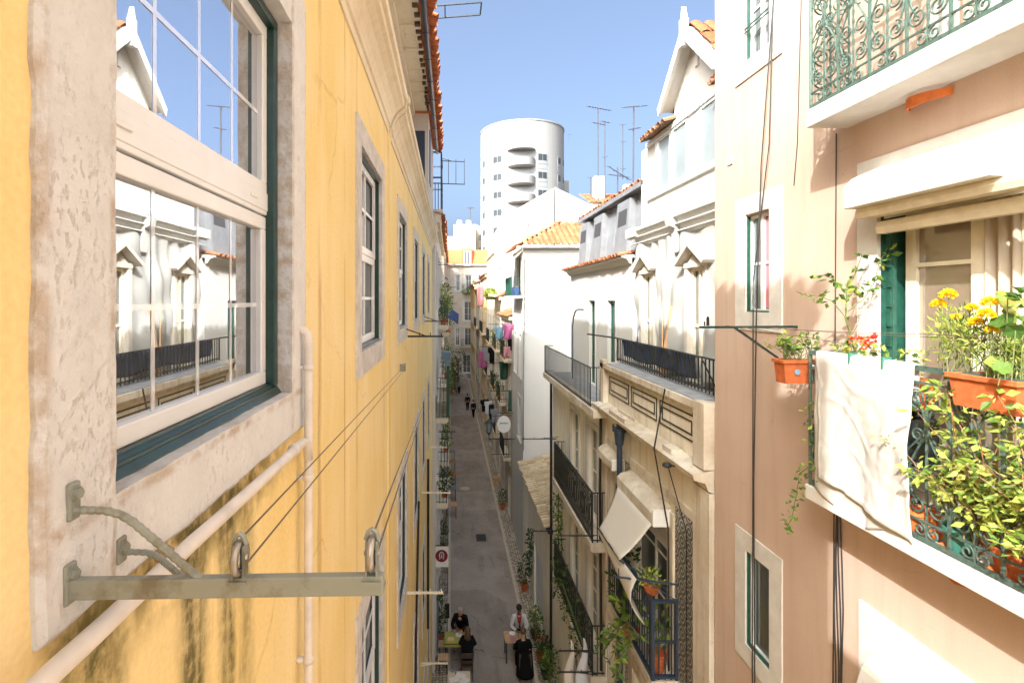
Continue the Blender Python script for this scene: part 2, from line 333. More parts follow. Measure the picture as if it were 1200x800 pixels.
# ------------------------------------------------------------------ mesh building
class MB:
    def __init__(s, T=None): s.v = []; s.f = []; s.mi = []; s.T = T
    def add(s, p):
        p = s.T(*p) if s.T else p
        s.v.append(tuple(p)); return len(s.v) - 1
    def poly(s, pts, m=0):
        s.f.append([s.add(p) for p in pts]); s.mi.append(m); return s
    def face(s, idx, m=0): s.f.append(list(idx)); s.mi.append(m)
    def box(s, x0, x1, y0, y1, z0, z1, m=0):
        i = [s.add(p) for p in ((x0, y0, z0), (x1, y0, z0), (x1, y1, z0), (x0, y1, z0), (x0, y0, z1), (x1, y0, z1), (x1, y1, z1), (x0, y1, z1))]
        for q in ((3, 2, 1, 0), (4, 5, 6, 7), (0, 1, 5, 4), (1, 2, 6, 5), (2, 3, 7, 6), (3, 0, 4, 7)): s.face([i[k] for k in q], m)
        return s
    def bar(s, p, q, w, h, m=0, up=(0, 0, 1)):
        p, q = Vector(p), Vector(q); d = (q - p).normalized(); u = Vector(up)
        if abs(d.dot(u)) > .98: u = Vector((1, 0, 0))
        a = d.cross(u).normalized() * w / 2; b = a.normalized().cross(d) * h / 2
        i = [s.add(c + e * a + g * b) for c in (p, q) for e, g in ((-1, -1), (1, -1), (1, 1), (-1, 1))]
        for k in range(4): s.face((i[k], i[(k + 1) % 4], i[4 + (k + 1) % 4], i[4 + k]), m)
        s.face(i[3::-1], m); s.face(i[4:], m); return s
    def tube(s, pts, r, n=6, m=0, closed=False):
        pts = [Vector(p) for p in pts]; L = len(pts)
        rr = r if isinstance(r, (list, tuple)) else [r] * L
        rings = []; prev = None
        for k, p in enumerate(pts):
            if closed: d = pts[(k + 1) % L] - pts[k - 1]
            else: d = pts[min(k + 1, L - 1)] - pts[max(k - 1, 0)]
            d = d.normalized() if d.length > 1e-9 else Vector((0, 0, 1))
            if prev is None:
                u = Vector((0, 0, 1)) if abs(d.z) < .9 else Vector((1, 0, 0)); a = d.cross(u).normalized()
            else:
                a = prev - d * prev.dot(d); a = a.normalized() if a.length > 1e-6 else d.orthogonal().normalized()
            prev = a; b = d.cross(a)
            rings.append([s.add(p + (a * math.cos(t) + b * math.sin(t)) * rr[k]) for t in [2 * math.pi * j / n for j in range(n)]])
        for k in range(L if closed else L - 1):
            A, B = rings[k], rings[(k + 1) % L]
            for j in range(n): s.face((A[j], A[(j + 1) % n], B[(j + 1) % n], B[j]), m)
        if not closed: s.face(rings[0][::-1], m); s.face(rings[-1], m)
        return s
    def lathe(s, prof, c=(0, 0, 0), n=14, m=0, cap=True):
        c = Vector(c); rings = [[s.add(c + Vector((r * math.cos(2 * math.pi * j / n), r * math.sin(2 * math.pi * j / n), z))) for j in range(n)] for r, z in prof]
        for A, B in zip(rings, rings[1:]):
            for j in range(n): s.face((A[j], A[(j + 1) % n], B[(j + 1) % n], B[j]), m)
        if cap: s.face(rings[0][::-1], m); s.face(rings[-1], m)
        return s
    def prism(s, pts, d, m=0):                     # polygon swept along d
        a = [s.add(p) for p in pts]; b = [s.add(tuple(Vector(p) + Vector(d))) for p in pts]; n = len(a)
        s.face(a[::-1], m); s.face(b, m)
        for k in range(n): s.face((a[k], a[(k + 1) % n], b[(k + 1) % n], b[k]), m)
        return s
    def ball(s, c, r, n=8, m=0, sq=(1, 1, 1)):
        c = Vector(c); rows = []
        for i in range(1, n // 2 + 1):
            t = math.pi * i / (n // 2 + 1)
            rows.append([s.add(c + Vector((r * sq[0] * math.sin(t) * math.cos(2 * math.pi * j / n), r * sq[1] * math.sin(t) * math.sin(2 * math.pi * j / n), r * sq[2] * math.cos(t)))) for j in range(n)])
        top, bot = s.add(c + Vector((0, 0, r * sq[2]))), s.add(c - Vector((0, 0, r * sq[2])))
        for j in range(n): s.face((top, rows[0][j], rows[0][(j + 1) % n]), m); s.face((bot, rows[-1][(j + 1) % n], rows[-1][j]), m)
        for A, B in zip(rows, rows[1:]):
            for j in range(n): s.face((A[j], B[j], B[(j + 1) % n], A[(j + 1) % n]), m)
        return s
    def leaf(s, p, d, size, wid=.5, m=0, fold=.25):
        p, d = Vector(p), Vector(d).normalized(); a = d.orthogonal().normalized()
        a = Matrix.Rotation(rnd.uniform(0, 6.28), 3, d) @ a; b = d.cross(a)
        mid = p + d * size * .5 - b * size * fold * .4; tip = p + d * size - b * size * .12
        i = [s.add(q) for q in (p, mid + a * size * wid * .5 + b * size * fold * .5, tip, mid - a * size * wid * .5 + b * size * fold * .5, mid)]
        s.face((i[0], i[1], i[4]), m); s.face((i[1], i[2], i[4]), m); s.face((i[2], i[3], i[4]), m); s.face((i[3], i[0], i[4]), m); return s
    def bush(s, c, rad, n, size, wid=.55, up=.3, m=0, hollow=.2):
        c = Vector(c)
        for _ in range(n):
            while True:
                q = Vector((rnd.uniform(-1, 1), rnd.uniform(-1, 1), rnd.uniform(-1, 1)))
                if hollow < q.length < 1: break
            p = c + Vector((q.x * rad[0], q.y * rad[1], q.z * rad[2]))
            d = q + Vector((rnd.gauss(0, .5), rnd.gauss(0, .5), rnd.gauss(up, .5)))
            s.leaf(p, d, size * rnd.uniform(.6, 1.3), wid, m)
        return s
    def grid(s, fn, nu, nv, m=0):
        I = [[s.add(fn(i / nu, j / nv)) for j in range(nv + 1)] for i in range(nu + 1)]
        for i in range(nu):
            for j in range(nv): s.face((I[i][j], I[i + 1][j], I[i + 1][j + 1], I[i][j + 1]), m)
        return s

OFF = {}
def prop(o, label=None, cat=None, group=None, kind=None):
    for k, v in (('label', label), ('category', cat), ('group', group), ('kind', kind)):
        if v: o[k] = v
    return o
def mk(name, mb, mats, parent=None, off=(0, 0, 0), smooth=False, bevel=0, solid=0):
    me = bpy.data.meshes.new(name); off = Vector(off)
    me.from_pydata([tuple(Vector(v) - off) for v in mb.v], [], mb.f)
    mats = mats if isinstance(mats, (list, tuple)) else [mats]
    for q in mats: me.materials.append(M[q] if isinstance(q, str) else q)
    me.polygons.foreach_set('material_index', mb.mi)
    if smooth: me.polygons.foreach_set('use_smooth', [True] * len(me.polygons))
    bm = bmesh.new(); bm.from_mesh(me); bmesh.ops.recalc_face_normals(bm, faces=bm.faces); bm.to_mesh(me); bm.free()
    me.update()
    o = bpy.data.objects.new(name, me); COL.objects.link(o)
    if parent: o.parent = parent
    if bevel:
        b = o.modifiers.new('bevel', 'BEVEL'); b.width = bevel; b.segments = 2; b.limit_method = 'ANGLE'
    if solid:
        b = o.modifiers.new('solid', 'SOLIDIFY'); b.thickness = solid; b.offset = 0
    OFF[o.name] = off
    return o
def thing(name, label, cat, loc, group=None):
    o = bpy.data.objects.new(name, None); COL.objects.link(o); o.location = loc; o.empty_display_size = .2
    OFF[o.name] = Vector(loc); return prop(o, label, cat, group)
def part(name, mb, mats, parent, label=None, **kw):
    o = mk(name, mb, mats, parent, OFF[parent.name], **kw)
    if label: o['label'] = label
    return o
def solo(name, label, cat, mb, mats, group=None, **kw):
    xs = [v[0] for v in mb.v]; ys = [v[1] for v in mb.v]; zs = [v[2] for v in mb.v]
    c = Vector(((min(xs) + max(xs)) / 2, (min(ys) + max(ys)) / 2, min(zs)))
    o = mk(name, mb, mats, None, c, **kw); o.location = c
    return prop(o, label, cat, group)
def struct(name, mb, mats, **kw):
    return prop(mk(name, mb, mats, **kw), kind='structure')
def dup(root, loc, rz=None, label=None, group=None):
    def cp(o, par):
        c = o.copy(); COL.objects.link(c)
        if par: c.parent = par
        for ch in o.children: cp(ch, c)
        return c
    r = cp(root, None); r.location = loc
    if rz is not None: r.rotation_euler = (0, 0, rz)
    if label: r['label'] = label
    if group: r['group'] = group
    return r

class Fr:                                       # facade frame: u along the street, w outwards, v up
    def __init__(s, o, u, w): s.o, s.u, s.w = Vector(o), Vector(u), Vector(w)
    def __call__(s, u, w, v): return s.o + s.u * u + s.w * w + Vector((0, 0, v))
FL = Fr((XL, 0, 0), (0, 1, 0), (1, 0, 0))
FRT = Fr((XR, 0, 0), (0, 1, 0), (-1, 0, 0))

def wall_mb(fr, u0, u1, v0, v1, holes, depth, rev=.18, mb=None, sides=True):
    mb = mb or MB(fr)
    us = sorted({u0, u1, *[h[0] for h in holes], *[h[1] for h in holes]}); vs = sorted({v0, v1, *[h[2] for h in holes], *[h[3] for h in holes]})
    us = [u for u in us if u0 <= u <= u1]; vs = [v for v in vs if v0 <= v <= v1]
    for a, b in zip(us, us[1:]):
        run = None
        for c, d in zip(vs, vs[1:]):
            mu, mv = (a + b) / 2, (c + d) / 2
            if any(h[0] < mu < h[1] and h[2] < mv < h[3] for h in holes): continue
            mb.poly([(a, 0, c), (b, 0, c), (b, 0, d), (a, 0, d)])
    for a, b, c, d in [h[:4] for h in holes]:
        r = -rev
        for q in (((a, 0, c), (a, 0, d), (a, r, d), (a, r, c)), ((b, 0, c), (b, r, c), (b, r, d), (b, 0, d)),
                  ((a, 0, c), (a, r, c), (b, r, c), (b, 0, c)), ((a, 0, d), (b, 0, d), (b, r, d), (a, r, d)),
                  ((a, r, c), (a, r, d), (b, r, d), (b, r, c))): mb.poly(q)
    if sides:
        D = -depth
        mb.poly([(u0, 0, v0), (u0, 0, v1), (u0, D, v1), (u0, D, v0)]); mb.poly([(u1, 0, v0), (u1, D, v0), (u1, D, v1), (u1, 0, v1)])
        mb.poly([(u0, 0, v1), (u1, 0, v1), (u1, D, v1), (u0, D, v1)]); mb.poly([(u0, D, v0), (u0, D, v1), (u1, D, v1), (u1, D, v0)])
    return mb

def ring(mb, a, b, c, d, t, w0, w1, m=0, bot=None):
    bt = t if bot is None else bot
    mb.box(a, a + t, w0, w1, c + bt, d - t, m); mb.box(b - t, b, w0, w1, c + bt, d - t, m)
    mb.box(a, b, w0, w1, d - t, d, m); mb.box(a, b, w0, w1, c, c + bt, m)
    return mb

def window(root, fr, a, b, c, d, sw=.12, stone='stone2', frame='pvc', pane='glass', nx=2, ny=3, setb=.1, ft=.05, sash=None, sill=.04, proud=.025, top=None, curtain=None, box=True):
    e = .004
    m = MB(fr)
    ring(m, a - sw + e, b + sw - e, c - sw + e, d + (top or sw) - e, sw, -.02, proud)
    if sill: m.box(a - sw - .02, b + sw + .02, -.02, proud + sill, c - .055, c + .002)
    w = part('window', m, stone, root)
    w0 = -setb
    f = MB(fr); ring(f, a + .002, b - .002, c + .003, d - .003, ft, w0 - .045, w0)
    part('window_frame', f, frame, w)
    s = MB(fr); s_ = ft - .002
    ia, ib, ic, id_ = a + ft, b - ft, c + ft, d - ft
    if nx == 2: s.box((ia + ib) / 2 - .03, (ia + ib) / 2 + .03, w0 - .04, w0 - .004, ic, id_)
    else:
        for i in range(1, nx): u = ia + (ib - ia) * i / nx; s.box(u - .012, u + .012, w0 - .035, w0 - .008, ic, id_)
    for j in range(1, ny): v = ic + (id_ - ic) * j / ny; s.box(ia, ib, w0 - .033, w0 - .010, v - .014, v + .014)
    if s.v: part('glazing_bar', s, sash or frame, w)
    g = MB(fr).box(ia - .01, ib + .01, w0 - .03, w0 - .024, ic - .01, id_ + .01)
    part('pane', g, pane, w)
    return w

def railing_bars(mb, fr, u0, u1, out, v0, v1, step=.11, r=.007, ends=True, rail=.018):
    def seg(p, q, t=rail): mb.bar(fr(*p), fr(*q), t * 1.6, t)
    for v in (v0 + .05, v1):
        seg((u0, out, v), (u1, out, v))
        if ends: seg((u0, .01, v), (u0, out, v)); seg((u1, .01, v), (u1, out, v))
    n = max(2, round((u1 - u0) / step))
    for i in range(n + 1):
        u = u0 + (u1 - u0) * i / n
        t = r * (1.6 if i in (0, n) else 1)
        mb.tube([fr(u, out, v0), fr(u, out, v1)], t, 5)
    if ends:
        k = max(1, round(out / step))
        for u in (u0, u1):
            for i in range(1, k): mb.tube([fr(u, out * i / k, v0), fr(u, out * i / k, v1)], r, 4)
    return mb
def spiral(fr, u, w, v, r, a0, turns, sgn=1, n=22, tail=.28, flat='u', tilt=1):
    pts = []
    for i in range(n + 1):
        t = i / n; q = a0 + sgn * t * turns * 2 * math.pi; rr = r * (1 - t * (1 - tail))
        pts.append(fr(u + rr * math.cos(q), w, v + rr * math.sin(q)) if flat == 'u' else fr(u, w + rr * math.cos(q), v + rr * math.sin(q)))
    return pts

def tiles(p0, pu, pv, name, mat, root, step=.2, course=.36, amp=.045, ragged=.03, th=.02, keep=None):
    """barrel tiles: p0 eave corner, pu along the eave, pv up the slope"""
    p0, pu, pv = Vector(p0), Vector(pu), Vector(pv); nrm = pu.cross(pv).normalized()
    if nrm.z < 0: nrm = -nrm
    U, V = pu.length, pv.length; eu, ev = pu / U, pv / V; mb = MB()
    nu, nv = max(1, round(U / step)), max(1, round(V / course)); su, sv = U / nu, V / nv
    for i in range(nu):
        for j in range(nv):
            if keep and not keep((i + .5) * su, (j + .5) * sv): continue
            lift = .018; rg = rnd.uniform(-ragged, ragged) if j == 0 else 0
            a = p0 + eu * (i + .5) * su + ev * (j * sv - .04 + rg) + nrm * (lift + .012); b = p0 + eu * (i + .5) * su + ev * ((j + 1) * sv + .03) + nrm * .004
            for lay, (r, k) in enumerate(((su * .40, 1), (su * .36, -1))):
                A, B = [], []
                off = eu * (su * .5 if k < 0 else 0)
                for t in range(6):
                    q = math.pi * t / 5
                    o = eu * (-math.cos(q) * r) + nrm * (math.sin(q) * amp * k + (amp * .15 if k > 0 else amp * .55))
                    A.append(mb.add(a + o + off)); B.append(mb.add(b + o * .93 + off))
                for t in range(5): mb.face((A[t], A[t + 1], B[t + 1], B[t]))
                if j == 0:                          # thickness shown at the eave
                    C = [mb.add(Vector(mb.v[q]) - nrm * th) for q in A]
                    D = [mb.add(Vector(mb.v[q]) - nrm * th) for q in B]
                    for t in range(5): mb.face((A[t], A[t + 1], C[t + 1], C[t])); mb.face((C[t], C[t + 1], D[t + 1], D[t]))
    o = part(name, mb, mat, root, smooth=False)
    return o
# ================================================================== LEFT SIDE
YB = thing('yellow_house', 'yellow plastered house with plaster cornice and tiled eave filling the left of the view', 'house', (XL, 1.4, GZ))
rows = [(-.345, 1.03), (-3.72, -2.17), (-6.92, -5.37), (-10.0, -8.5)]
holes = []
for k in range(6):
    c = 1.391 + 2.49 * k
    for i, (b, t) in enumerate(rows):
        if i >= 1 and k == 0: continue
        holes.append((c - .504, c + .504, b, t, k, i))
part('wall', wall_mb(FL, -3.2, 16.5, GZ, 1.68, holes, 7, .2), 'yellow', YB)

def rough_ring(mb, fr, a, b, c, d, A, B, C, D, w0, w1, jit, step=.03):
    def rect(a, b, c, d):
        P = []
        n = round((1.01) / step); k = round(1.45 / step)
        for i in range(n): P.append((a + (b - a) * i / n, c))
        for i in range(k): P.append((b, c + (d - c) * i / k))
        for i in range(n): P.append((b - (b - a) * i / n, d))
        for i in range(k): P.append((a, d - (d - c) * i / k))
        return P
    def jitter(P, j):
        out = []; s = 0
        for u, v in P:
            s = s * .35 + rnd.gauss(0, j); q = j * 2 if rnd.random() < .08 else 0
            out.append((u + s + q * rnd.uniform(-1, 1), v + s * .8 + q * rnd.uniform(-1, 1)))
        return out
    I, O = jitter(rect(a, b, c, d), jit * .55), jitter(rect(A, B, C, D), jit)
    n = len(I)
    i0 = [mb.add(fr(u, w0, v)) for u, v in I]; i1 = [mb.add(fr(u, w1, v)) for u, v in I]
    # a slightly rounded outer arris
    o1 = [mb.add(fr(u + (i[0] - u) * .06, w1, v + (i[1] - v) * .06)) for (u, v), i in zip(O, I)]
    o0 = [mb.add(fr(u, w1 - .008, v)) for u, v in O]; o00 = [mb.add(fr(u, -.02, v)) for u, v in O]
    m1 = [mb.add(fr((u + i[0]) / 2, w1 + rnd.gauss(0, .0012), (v + i[1]) / 2)) for (u, v), i in zip(O, I)]
    for k in range(n):
        q = (k + 1) % n
        for X, Y in ((i0, i1), (i1, m1), (m1, o1), (o1, o0), (o0, o00)): mb.face((X[k], X[q], Y[q], Y[k]))
# near window ------------------------------------------------------
a, b, c, d = .887, 1.895, -.345, 1.03
m = MB(); rough_ring(m, FL, a + .007, b - .007, c + .007, d - .007, .73, 2.075, -.505, 1.20, -.06, .016, .0022)
W1 = part('window', m, 'nearstone', YB, 'large near window in a chipped limestone surround')
m = MB(FL)
ring(m, a + .004, b - .004, c + .004, d - .004, .038, -.10, -.045, bot=.03)
ring(m, a + .012, b - .012, c + .016, d - .012, .034, -.10, -.034, bot=.018)
m.prism([(a + .003, -.02, c + .006), (a + .003, -.05, c + .045), (a + .003, -.1, c + .045), (a + .003, -.1, c + .006)], (b - a - .006, 0, 0))
part('window_frame', m, 'green', W1, bevel=.006)
a1, b1, c1, d1 = a + .040, b - .040, c + .045, d - .045
for nm, (z0, z1), w, st in (('lower_sash', (c1, .300), -.068, .046), ('upper_sash', (.306, d1), -.064, .046)):
    s = MB(FL); lo = nm[0] == 'l'
    ring(s, a1, b1, z0, z1, st, w - .04, w, bot=.046 if lo else .115)
    if not lo:
        s.box(a1 - .004, b1 + .004, w - .03, w + .0035, z0 + .014, z0 + .078)
        for u in (1.03, 1.72): s.box(u - .03, u + .03, w + .0036, w + .010, z0 + .040, z0 + .052)
    part('sash', s, 'pvc', W1, bevel=.004)
    gz0, gz1 = z0 + (.046 if lo else .115), z1 - st
    g = MB(FL).box(a1 + .03, b1 - .03, w - .026, w - .020, gz0 - .01, gz1 + .01)
    part('pane', g, 'glassnear', W1)
    g = MB(FL)
    for i in range(1, 4):
        u = a1 + st + (b1 - a1 - 2 * st) * i / 4; g.box(u - .007, u + .007, w - .0195, w - .0185, gz0, gz1)
    v = gz0 + (gz1 - gz0) * .47; g.box(a1 + st, b1 - st, w - .0192, w - .018, v - .007, v + .007)
    part('glazing_bar', g, 'inbar', W1)
# the other windows ------------------------------------------------
for a, b, c, d, k, i in holes:
    if k == 0 and i == 0: continue
    w = window(YB, FL, a, b, c, d, .16, 'stone', 'green', 'glass', 1, 1, .045, .032, sill=.0, proud=.016)
    _m = MB(FL); ring(_m, a + .006, b - .006, c + .006, d - .006, .024, -.068, -.012); part('jamb_lining', _m, 'green', w)
    s = MB(FL); mid = (c + d) / 2
    for z0, z1, w_ in ((c + .035, mid, -.045), (mid + .004, d - .035, -.040)):
        ring(s, a + .037, b - .037, z0, z1, .05, w_ - .02, w_)
        s.box((a + b) / 2 - .012, (a + b) / 2 + .012, w_ - .018, w_ - .006, z0 + .05, z1 - .05)
        zz = (z0 + z1) / 2; s.box(a + .08, b - .08, w_ - .017, w_ - .008, zz - .011, zz + .011)
    part('sash', s, 'pvc', w)
# cornice, attic, eave ----------------------------------------------
prof = [(-.05, 1.60), (.012, 1.60), (.014, 1.66), (.03, 1.67), (.035, 1.70), (.05, 1.74), (.085, 1.80), (.13, 1.84), (.155, 1.855), (.16, 1.90), (.185, 1.91), (.19, 1.965), (.175, 1.985), (-.05, 2.02)]
m = MB()
m.prism([FL(-3.2, w, v) for w, v in prof], (0, 8.1, 0))
m.prism([FL(4.93, w * 1.07 + .004, v - .003) for w, v in prof], (0, .10, 0))
m.prism([FL(5.04, w, v - .02) for w, v in prof], (0, 11.46, 0))
part('cornice', m, 'soffit', YB)
m = MB().box(-2.5, -1.03, -1.05, 16.5, 1.98, 4.78); m.box(-1.02, -.56, 13.0, 16.45, 1.97, 4.74)
part('attic_wall', m, 'offwhite', YB)
m = MB().box(-.559, -.54, 13.5, 14.1, 3.1, 4.5); m.box(-.95, -.65, 12.985, 12.999, 3.0, 4.3)
part('attic_window', m, 'bluepaint', YB)
m = MB()
y = -.2
while y < 12.9:
    L = rnd.uniform(.26, .33); z = 4.77 + rnd.uniform(-.012, .012)
    m.box(-1.2, -.525 + rnd.uniform(-.02, .02), y, min(y + L, 12.98), z, z + .03 + rnd.uniform(0, .02)); y += L + .004
m.box(-1.025, -.9, -.2, 12.97, 4.66, 4.765)
y = -.1
while y < 12.8:
    m.box(-.60 + rnd.uniform(-.02, .02), -.52 + rnd.uniform(-.025, .012), y + .03, y + .11, 4.72, 4.775, 1); y += rnd.uniform(.2, .3)
part('soffit', m, ['soffit', 'wooddark'], YB)
tiles((-.31, -.1, 4.80), (0, 16.6, 0), (-2.6, 0, 1.15), 'roof', 'tilered', YB, .27, .42, .075, .035)
m = MB().poly([(-.38, -.1, 4.81), (-.38, 16.5, 4.81), (-3, 16.5, 5.95), (-3, -.1, 5.95)]); part('roof_deck', m, 'tilered', YB, solid=.02)
m = MB(); m.tube([(-.43, -.12, 4.755), (-.43, 16.5, 4.755)], .052, 10)
for y in range(0, 17): m.box(-.50, -.365, y - .01, y + .01, 4.69, 4.70)
part('gutter', m, 'bluepaint', YB, smooth=True)
# pilaster joint and rainwater pipe between bays
m = MB(FL).box(4.86, 5.06, -.02, .012, GZ, 1.6); part('pilaster_strip', m, 'yellow', YB)

# white pipe --------------------------------------------------------
m = MB()
bend = [(XL - .02, 2.0, -.11), (XL + .02, 2.0, -.112), (XL + .042, 2.0, -.13), (XL + .045, 2.0, -.17)]
m.tube(bend + [(XL + .045, 2.0, z) for z in (-.3, -.5, -.9, -2, -4, GZ)], .0165, 10)
hp = [(XL + .045, 1.998, -.62), (XL + .045, 1.975, -.548), (XL + .045, 1.93, -.532)] + [(XL + .045, y, -.532 + .018 * (1.93 - y) / 1.5 + .002 * math.sin(y * 7)) for y in (1.7, 1.4, 1.1, .8, .4, -.2, -1.5)]
m.tube(hp, .0165, 10)
for z in (-.26, -.69, -1.4, -2.4): m.tube([(XL + .045, 2.0, z - .012), (XL + .045, 2.0, z + .012)], .021, 10); m.box(XL - .01, XL + .03, 1.99, 2.01, z - .008, z + .008)
for y in (1.82, 1.0): m.tube([(XL + .045, y - .012, -.528), (XL + .045, y + .012, -.528)], .0215, 10)
solo('water_pipe', 'white painted water pipe running under the near window and down the yellow wall', 'pipe', m, 'pipe', smooth=True)
m = MB().ball((XL + .03, 1.02, -.505), .018, 8, sq=(.8, 1.5, .8)); 
solo('mortar_lump', 'lump of brown filler sitting on the white pipe under the stone sill', 'filler', m, 'wood')

# clothesline bracket in the foreground -------------------------------
CB = thing('clothesline_bracket', 'grey green steel clothesline arm with two pulleys bolted to the near window surround', 'bracket', (XL, .7826, -.45))
B0, By = XL + .016, .7826
m = MB(); m.bar((B0, By, -.4395), (-.102, By, -.432), .016, .030); m.bar((B0, By + .014, -.452), (-.102, By + .014, -.445), .03, .006)
part('arm', m, 'metal', CB, bevel=.002)
def plate(y, z, h, bz):
    m = MB().box(B0 - .004, B0 + .006, y - .012, y + .012, z - h / 2, z + h / 2)
    part('wall_plate', m, 'metal', CB, bevel=.003)
    m = MB().tube([(B0 + .004, y, bz), (B0 + .014, y, bz)], .0085, 6); m.tube([(B0 + .004, y, bz), (B0 + .008, y, bz)], .012, 10)
    part('bolt', m, 'metal', CB)
plate(By, -.432, .062, -.418); plate(.79, -.309, .058, -.297); plate(.905, -.44, .045, -.436)
def rope(mb, pts, r):
    P = []
    for p, q in zip(pts, pts[1:]):
        p, q = Vector(p), Vector(q); n = max(2, int((q - p).length / .006))
        P += [p.lerp(q, i / n) for i in range(n)]
    P.append(Vector(pts[-1])); mb.tube(P, [r * (1.12 if (k // 1) % 2 else .93) for k in range(len(P))], 8)
m = MB(); rope(m, [(B0, .79, -.323), (B0 + .05, .79, -.3235), (B0 + .075, .79, -.330), (B0 + .095, .789, -.341), (-.375, By, -.432)], .0060); part('brace', m, 'metal', CB)
m = MB(); rope(m, [(B0, .905, -.4435), (B0 + .05, .902, -.4435), (B0 + .075, .89, -.4445), (-.405, By + .01, -.436)], .0052); part('brace', m, 'metal', CB)
for px in (281, 436):
    x = (px - VX) * By / F; y0 = By; zc = -.392 if px == 281 else -.385
    m = MB()
    for t in (-.008, .008): m.box(x + t - .0015, x + t + .0015, y0 - .009, y0 + .009, -.428, zc + .02)
    m.tube([(x - .0095, y0, zc + .02), (x - .006, y0, zc + .032), (x, y0, zc + .036), (x + .006, y0, zc + .032), (x + .0095, y0, zc + .02)], .004, 6)
    m.box(x - .014, x + .014, y0 - .012, y0 + .012, -.430, -.424)
    hs = part('pulley', m, 'metal', CB)
    w = MB(); 
    w.tube([(x, y0 + .022 * math.cos(t), zc + .022 * math.sin(t)) for t in [i * math.pi / 10 for i in range(20)]], .0062, 6, closed=True)
    w.tube([(x - .004, y0, zc), (x + .004, y0, zc)], .016, 14); w.tube([(x - .012, y0, zc), (x + .012, y0, zc)], .004, 8)
    part('wheel', w, 'steel', hs, smooth=True)
def wire(name, label, pts, r=.0016, mat='wire', sag=0, n=14, cat='line', group=None):
    P = []
    for p, q in zip(pts, pts[1:]):
        p, q = Vector(p), Vector(q)
        P += [p.lerp(q, i / n) - Vector((0, 0, sag * 4 * (i / n) * (1 - i / n))) for i in range(n)]
    P.append(Vector(pts[-1])); return solo(name, label, cat, MB().tube(P, r, 5), mat, group)
x1, x2 = (281 - VX) * By / F, (436 - VX) * By / F
wire('clothesline', 'upper thin clothesline from the inner pulley back to the yellow wall', [(x1, By + .01, -.366), (XL + .06, 6.06, -.77)], .0018)
wire('clothesline', 'lower thin clothesline from the inner pulley back to the yellow wall', [(x1, By + .015, -.415), (XL + .06, 6.06, -.81)], .0018)
wire('clothesline', 'upper thin clothesline running from the outer pulley down the street', [(x2, By + .01, -.362), (XL + .16, 8.5, -1.70)], .0018)
wire('clothesline', 'lower thin clothesline running from the outer pulley down the street', [(x2, By + .015, -.41), (XL + .16, 8.5, -1.78)], .0018)
m = MB().box(XL, XL + .06, 6.05, 6.07, -.84, -.75); m.tube([(XL + .05, 6.06, -.77), (XL + .07, 6.06, -.77)], .03, 10); m.tube([(XL + .05, 6.06, -.81), (XL + .07, 6.06, -.81)], .025, 10)
solo('line_anchor', 'small rusty anchor on the yellow wall holding the far end of the clotheslines', 'anchor', m, 'metal')
def arm_bracket(label, y, z, L, brace=True, mat='iron', x0=XL, sgn=1, grp=None, by=None):
    t = thing('drying_rack', label, 'bracket', (x0, y, z), grp)
    m = MB().bar((x0, y, z), (x0 + sgn * L, y, z), .025, .025); part('arm', m, mat, t)
    m = MB()
    if brace: m.bar((x0, by or y - .25, z + .12), (x0 + sgn * L * .55, y, z), .014, .014)
    for q in (.35, .65, .95): m.bar((x0 + sgn * L * q, y, z), (x0 + sgn * L * q, y, z + .05), .012, .012)
    part('brace', m, mat, t); return t
g = 'clothes arms on the yellow house'
for lab, y, z, L, mt in (('slim clothes arm below the third window of the yellow house', 7.0, -.49, .5, 'iron'),
                     ('slim clothes arm below the fifth window of the yellow house', 11.6, -.47, .55, 'iron'),
                     ('cream clothes arm under the second lower window of the yellow house', 7.0, -3.99, .5, 'cream_paint'),
                     ('cream clothes arm under the fourth lower window of the yellow house', 10.9, -4.09, .6, 'cream_paint'),
                     ('cream clothes arm deep down the yellow wall over the front cafe table', 10.4, -7.36, .55, 'cream_paint'),
                     ('cream clothes arm near the far corner of the yellow house', 15.0, -4.3, .5, 'cream_paint')):
    arm_bracket(lab, y, z, L, True, mt, grp=g)
wire('drain_cable', 'black cable hanging down the lower part of the yellow wall', [(XL + .03, 9.2, -3.6), (XL + .03, 8.2, -6.2), (XL + .03, 7.0, -8.6)], .02, 'cable', 0, 6, 'cable')
wire('drain_cable', 'black drain pipe on the yellow wall beside the far lower windows', [(XL + .05, 12.6, -3.9), (XL + .05, 12.5, -8)], .03, 'cable', 0, 6, 'pipe')

# roof terrace at the far end of the yellow house ---------------------
TC = thing('terrace_cage', 'dark iron terrace frame standing above the cornice of the yellow house', 'frame', (-.65, 17, 2.9))
m = MB()
for x in (-1.0, -.3):
    for y in (16.6, 18.4): m.bar((x, y, 2.95), (x, y, 4.8), .045, .045)
for z in (4.8, 3.98):
    m.bar((-1.0, 16.6, z), (-.3, 16.6, z), .045, .045); m.bar((-1, 18.4, z), (-.3, 18.4, z), .045, .045)
    m.bar((-.3, 16.6, z + .001), (-.3, 18.4, z + .001), .045, .045)
part('frame', m, 'bluepaint', TC)
m = MB(); 
for i in range(8): m.tube([(-1 + .1 * i, 16.62, 2.95), (-1 + .1 * i, 16.62, 3.8)], .014, 5)
for i in range(15): m.tube([(-.31, 16.62 + .12 * i, 2.95), (-.31, 16.62 + .12 * i, 3.8)], .014, 5)
m.bar((-1, 16.62, 3.8), (-.31, 16.62, 3.8), .04, .03); m.bar((-.31, 16.62, 3.8), (-.31, 18.4, 3.8), .04, .03)
part('railing', m, 'iron', TC)
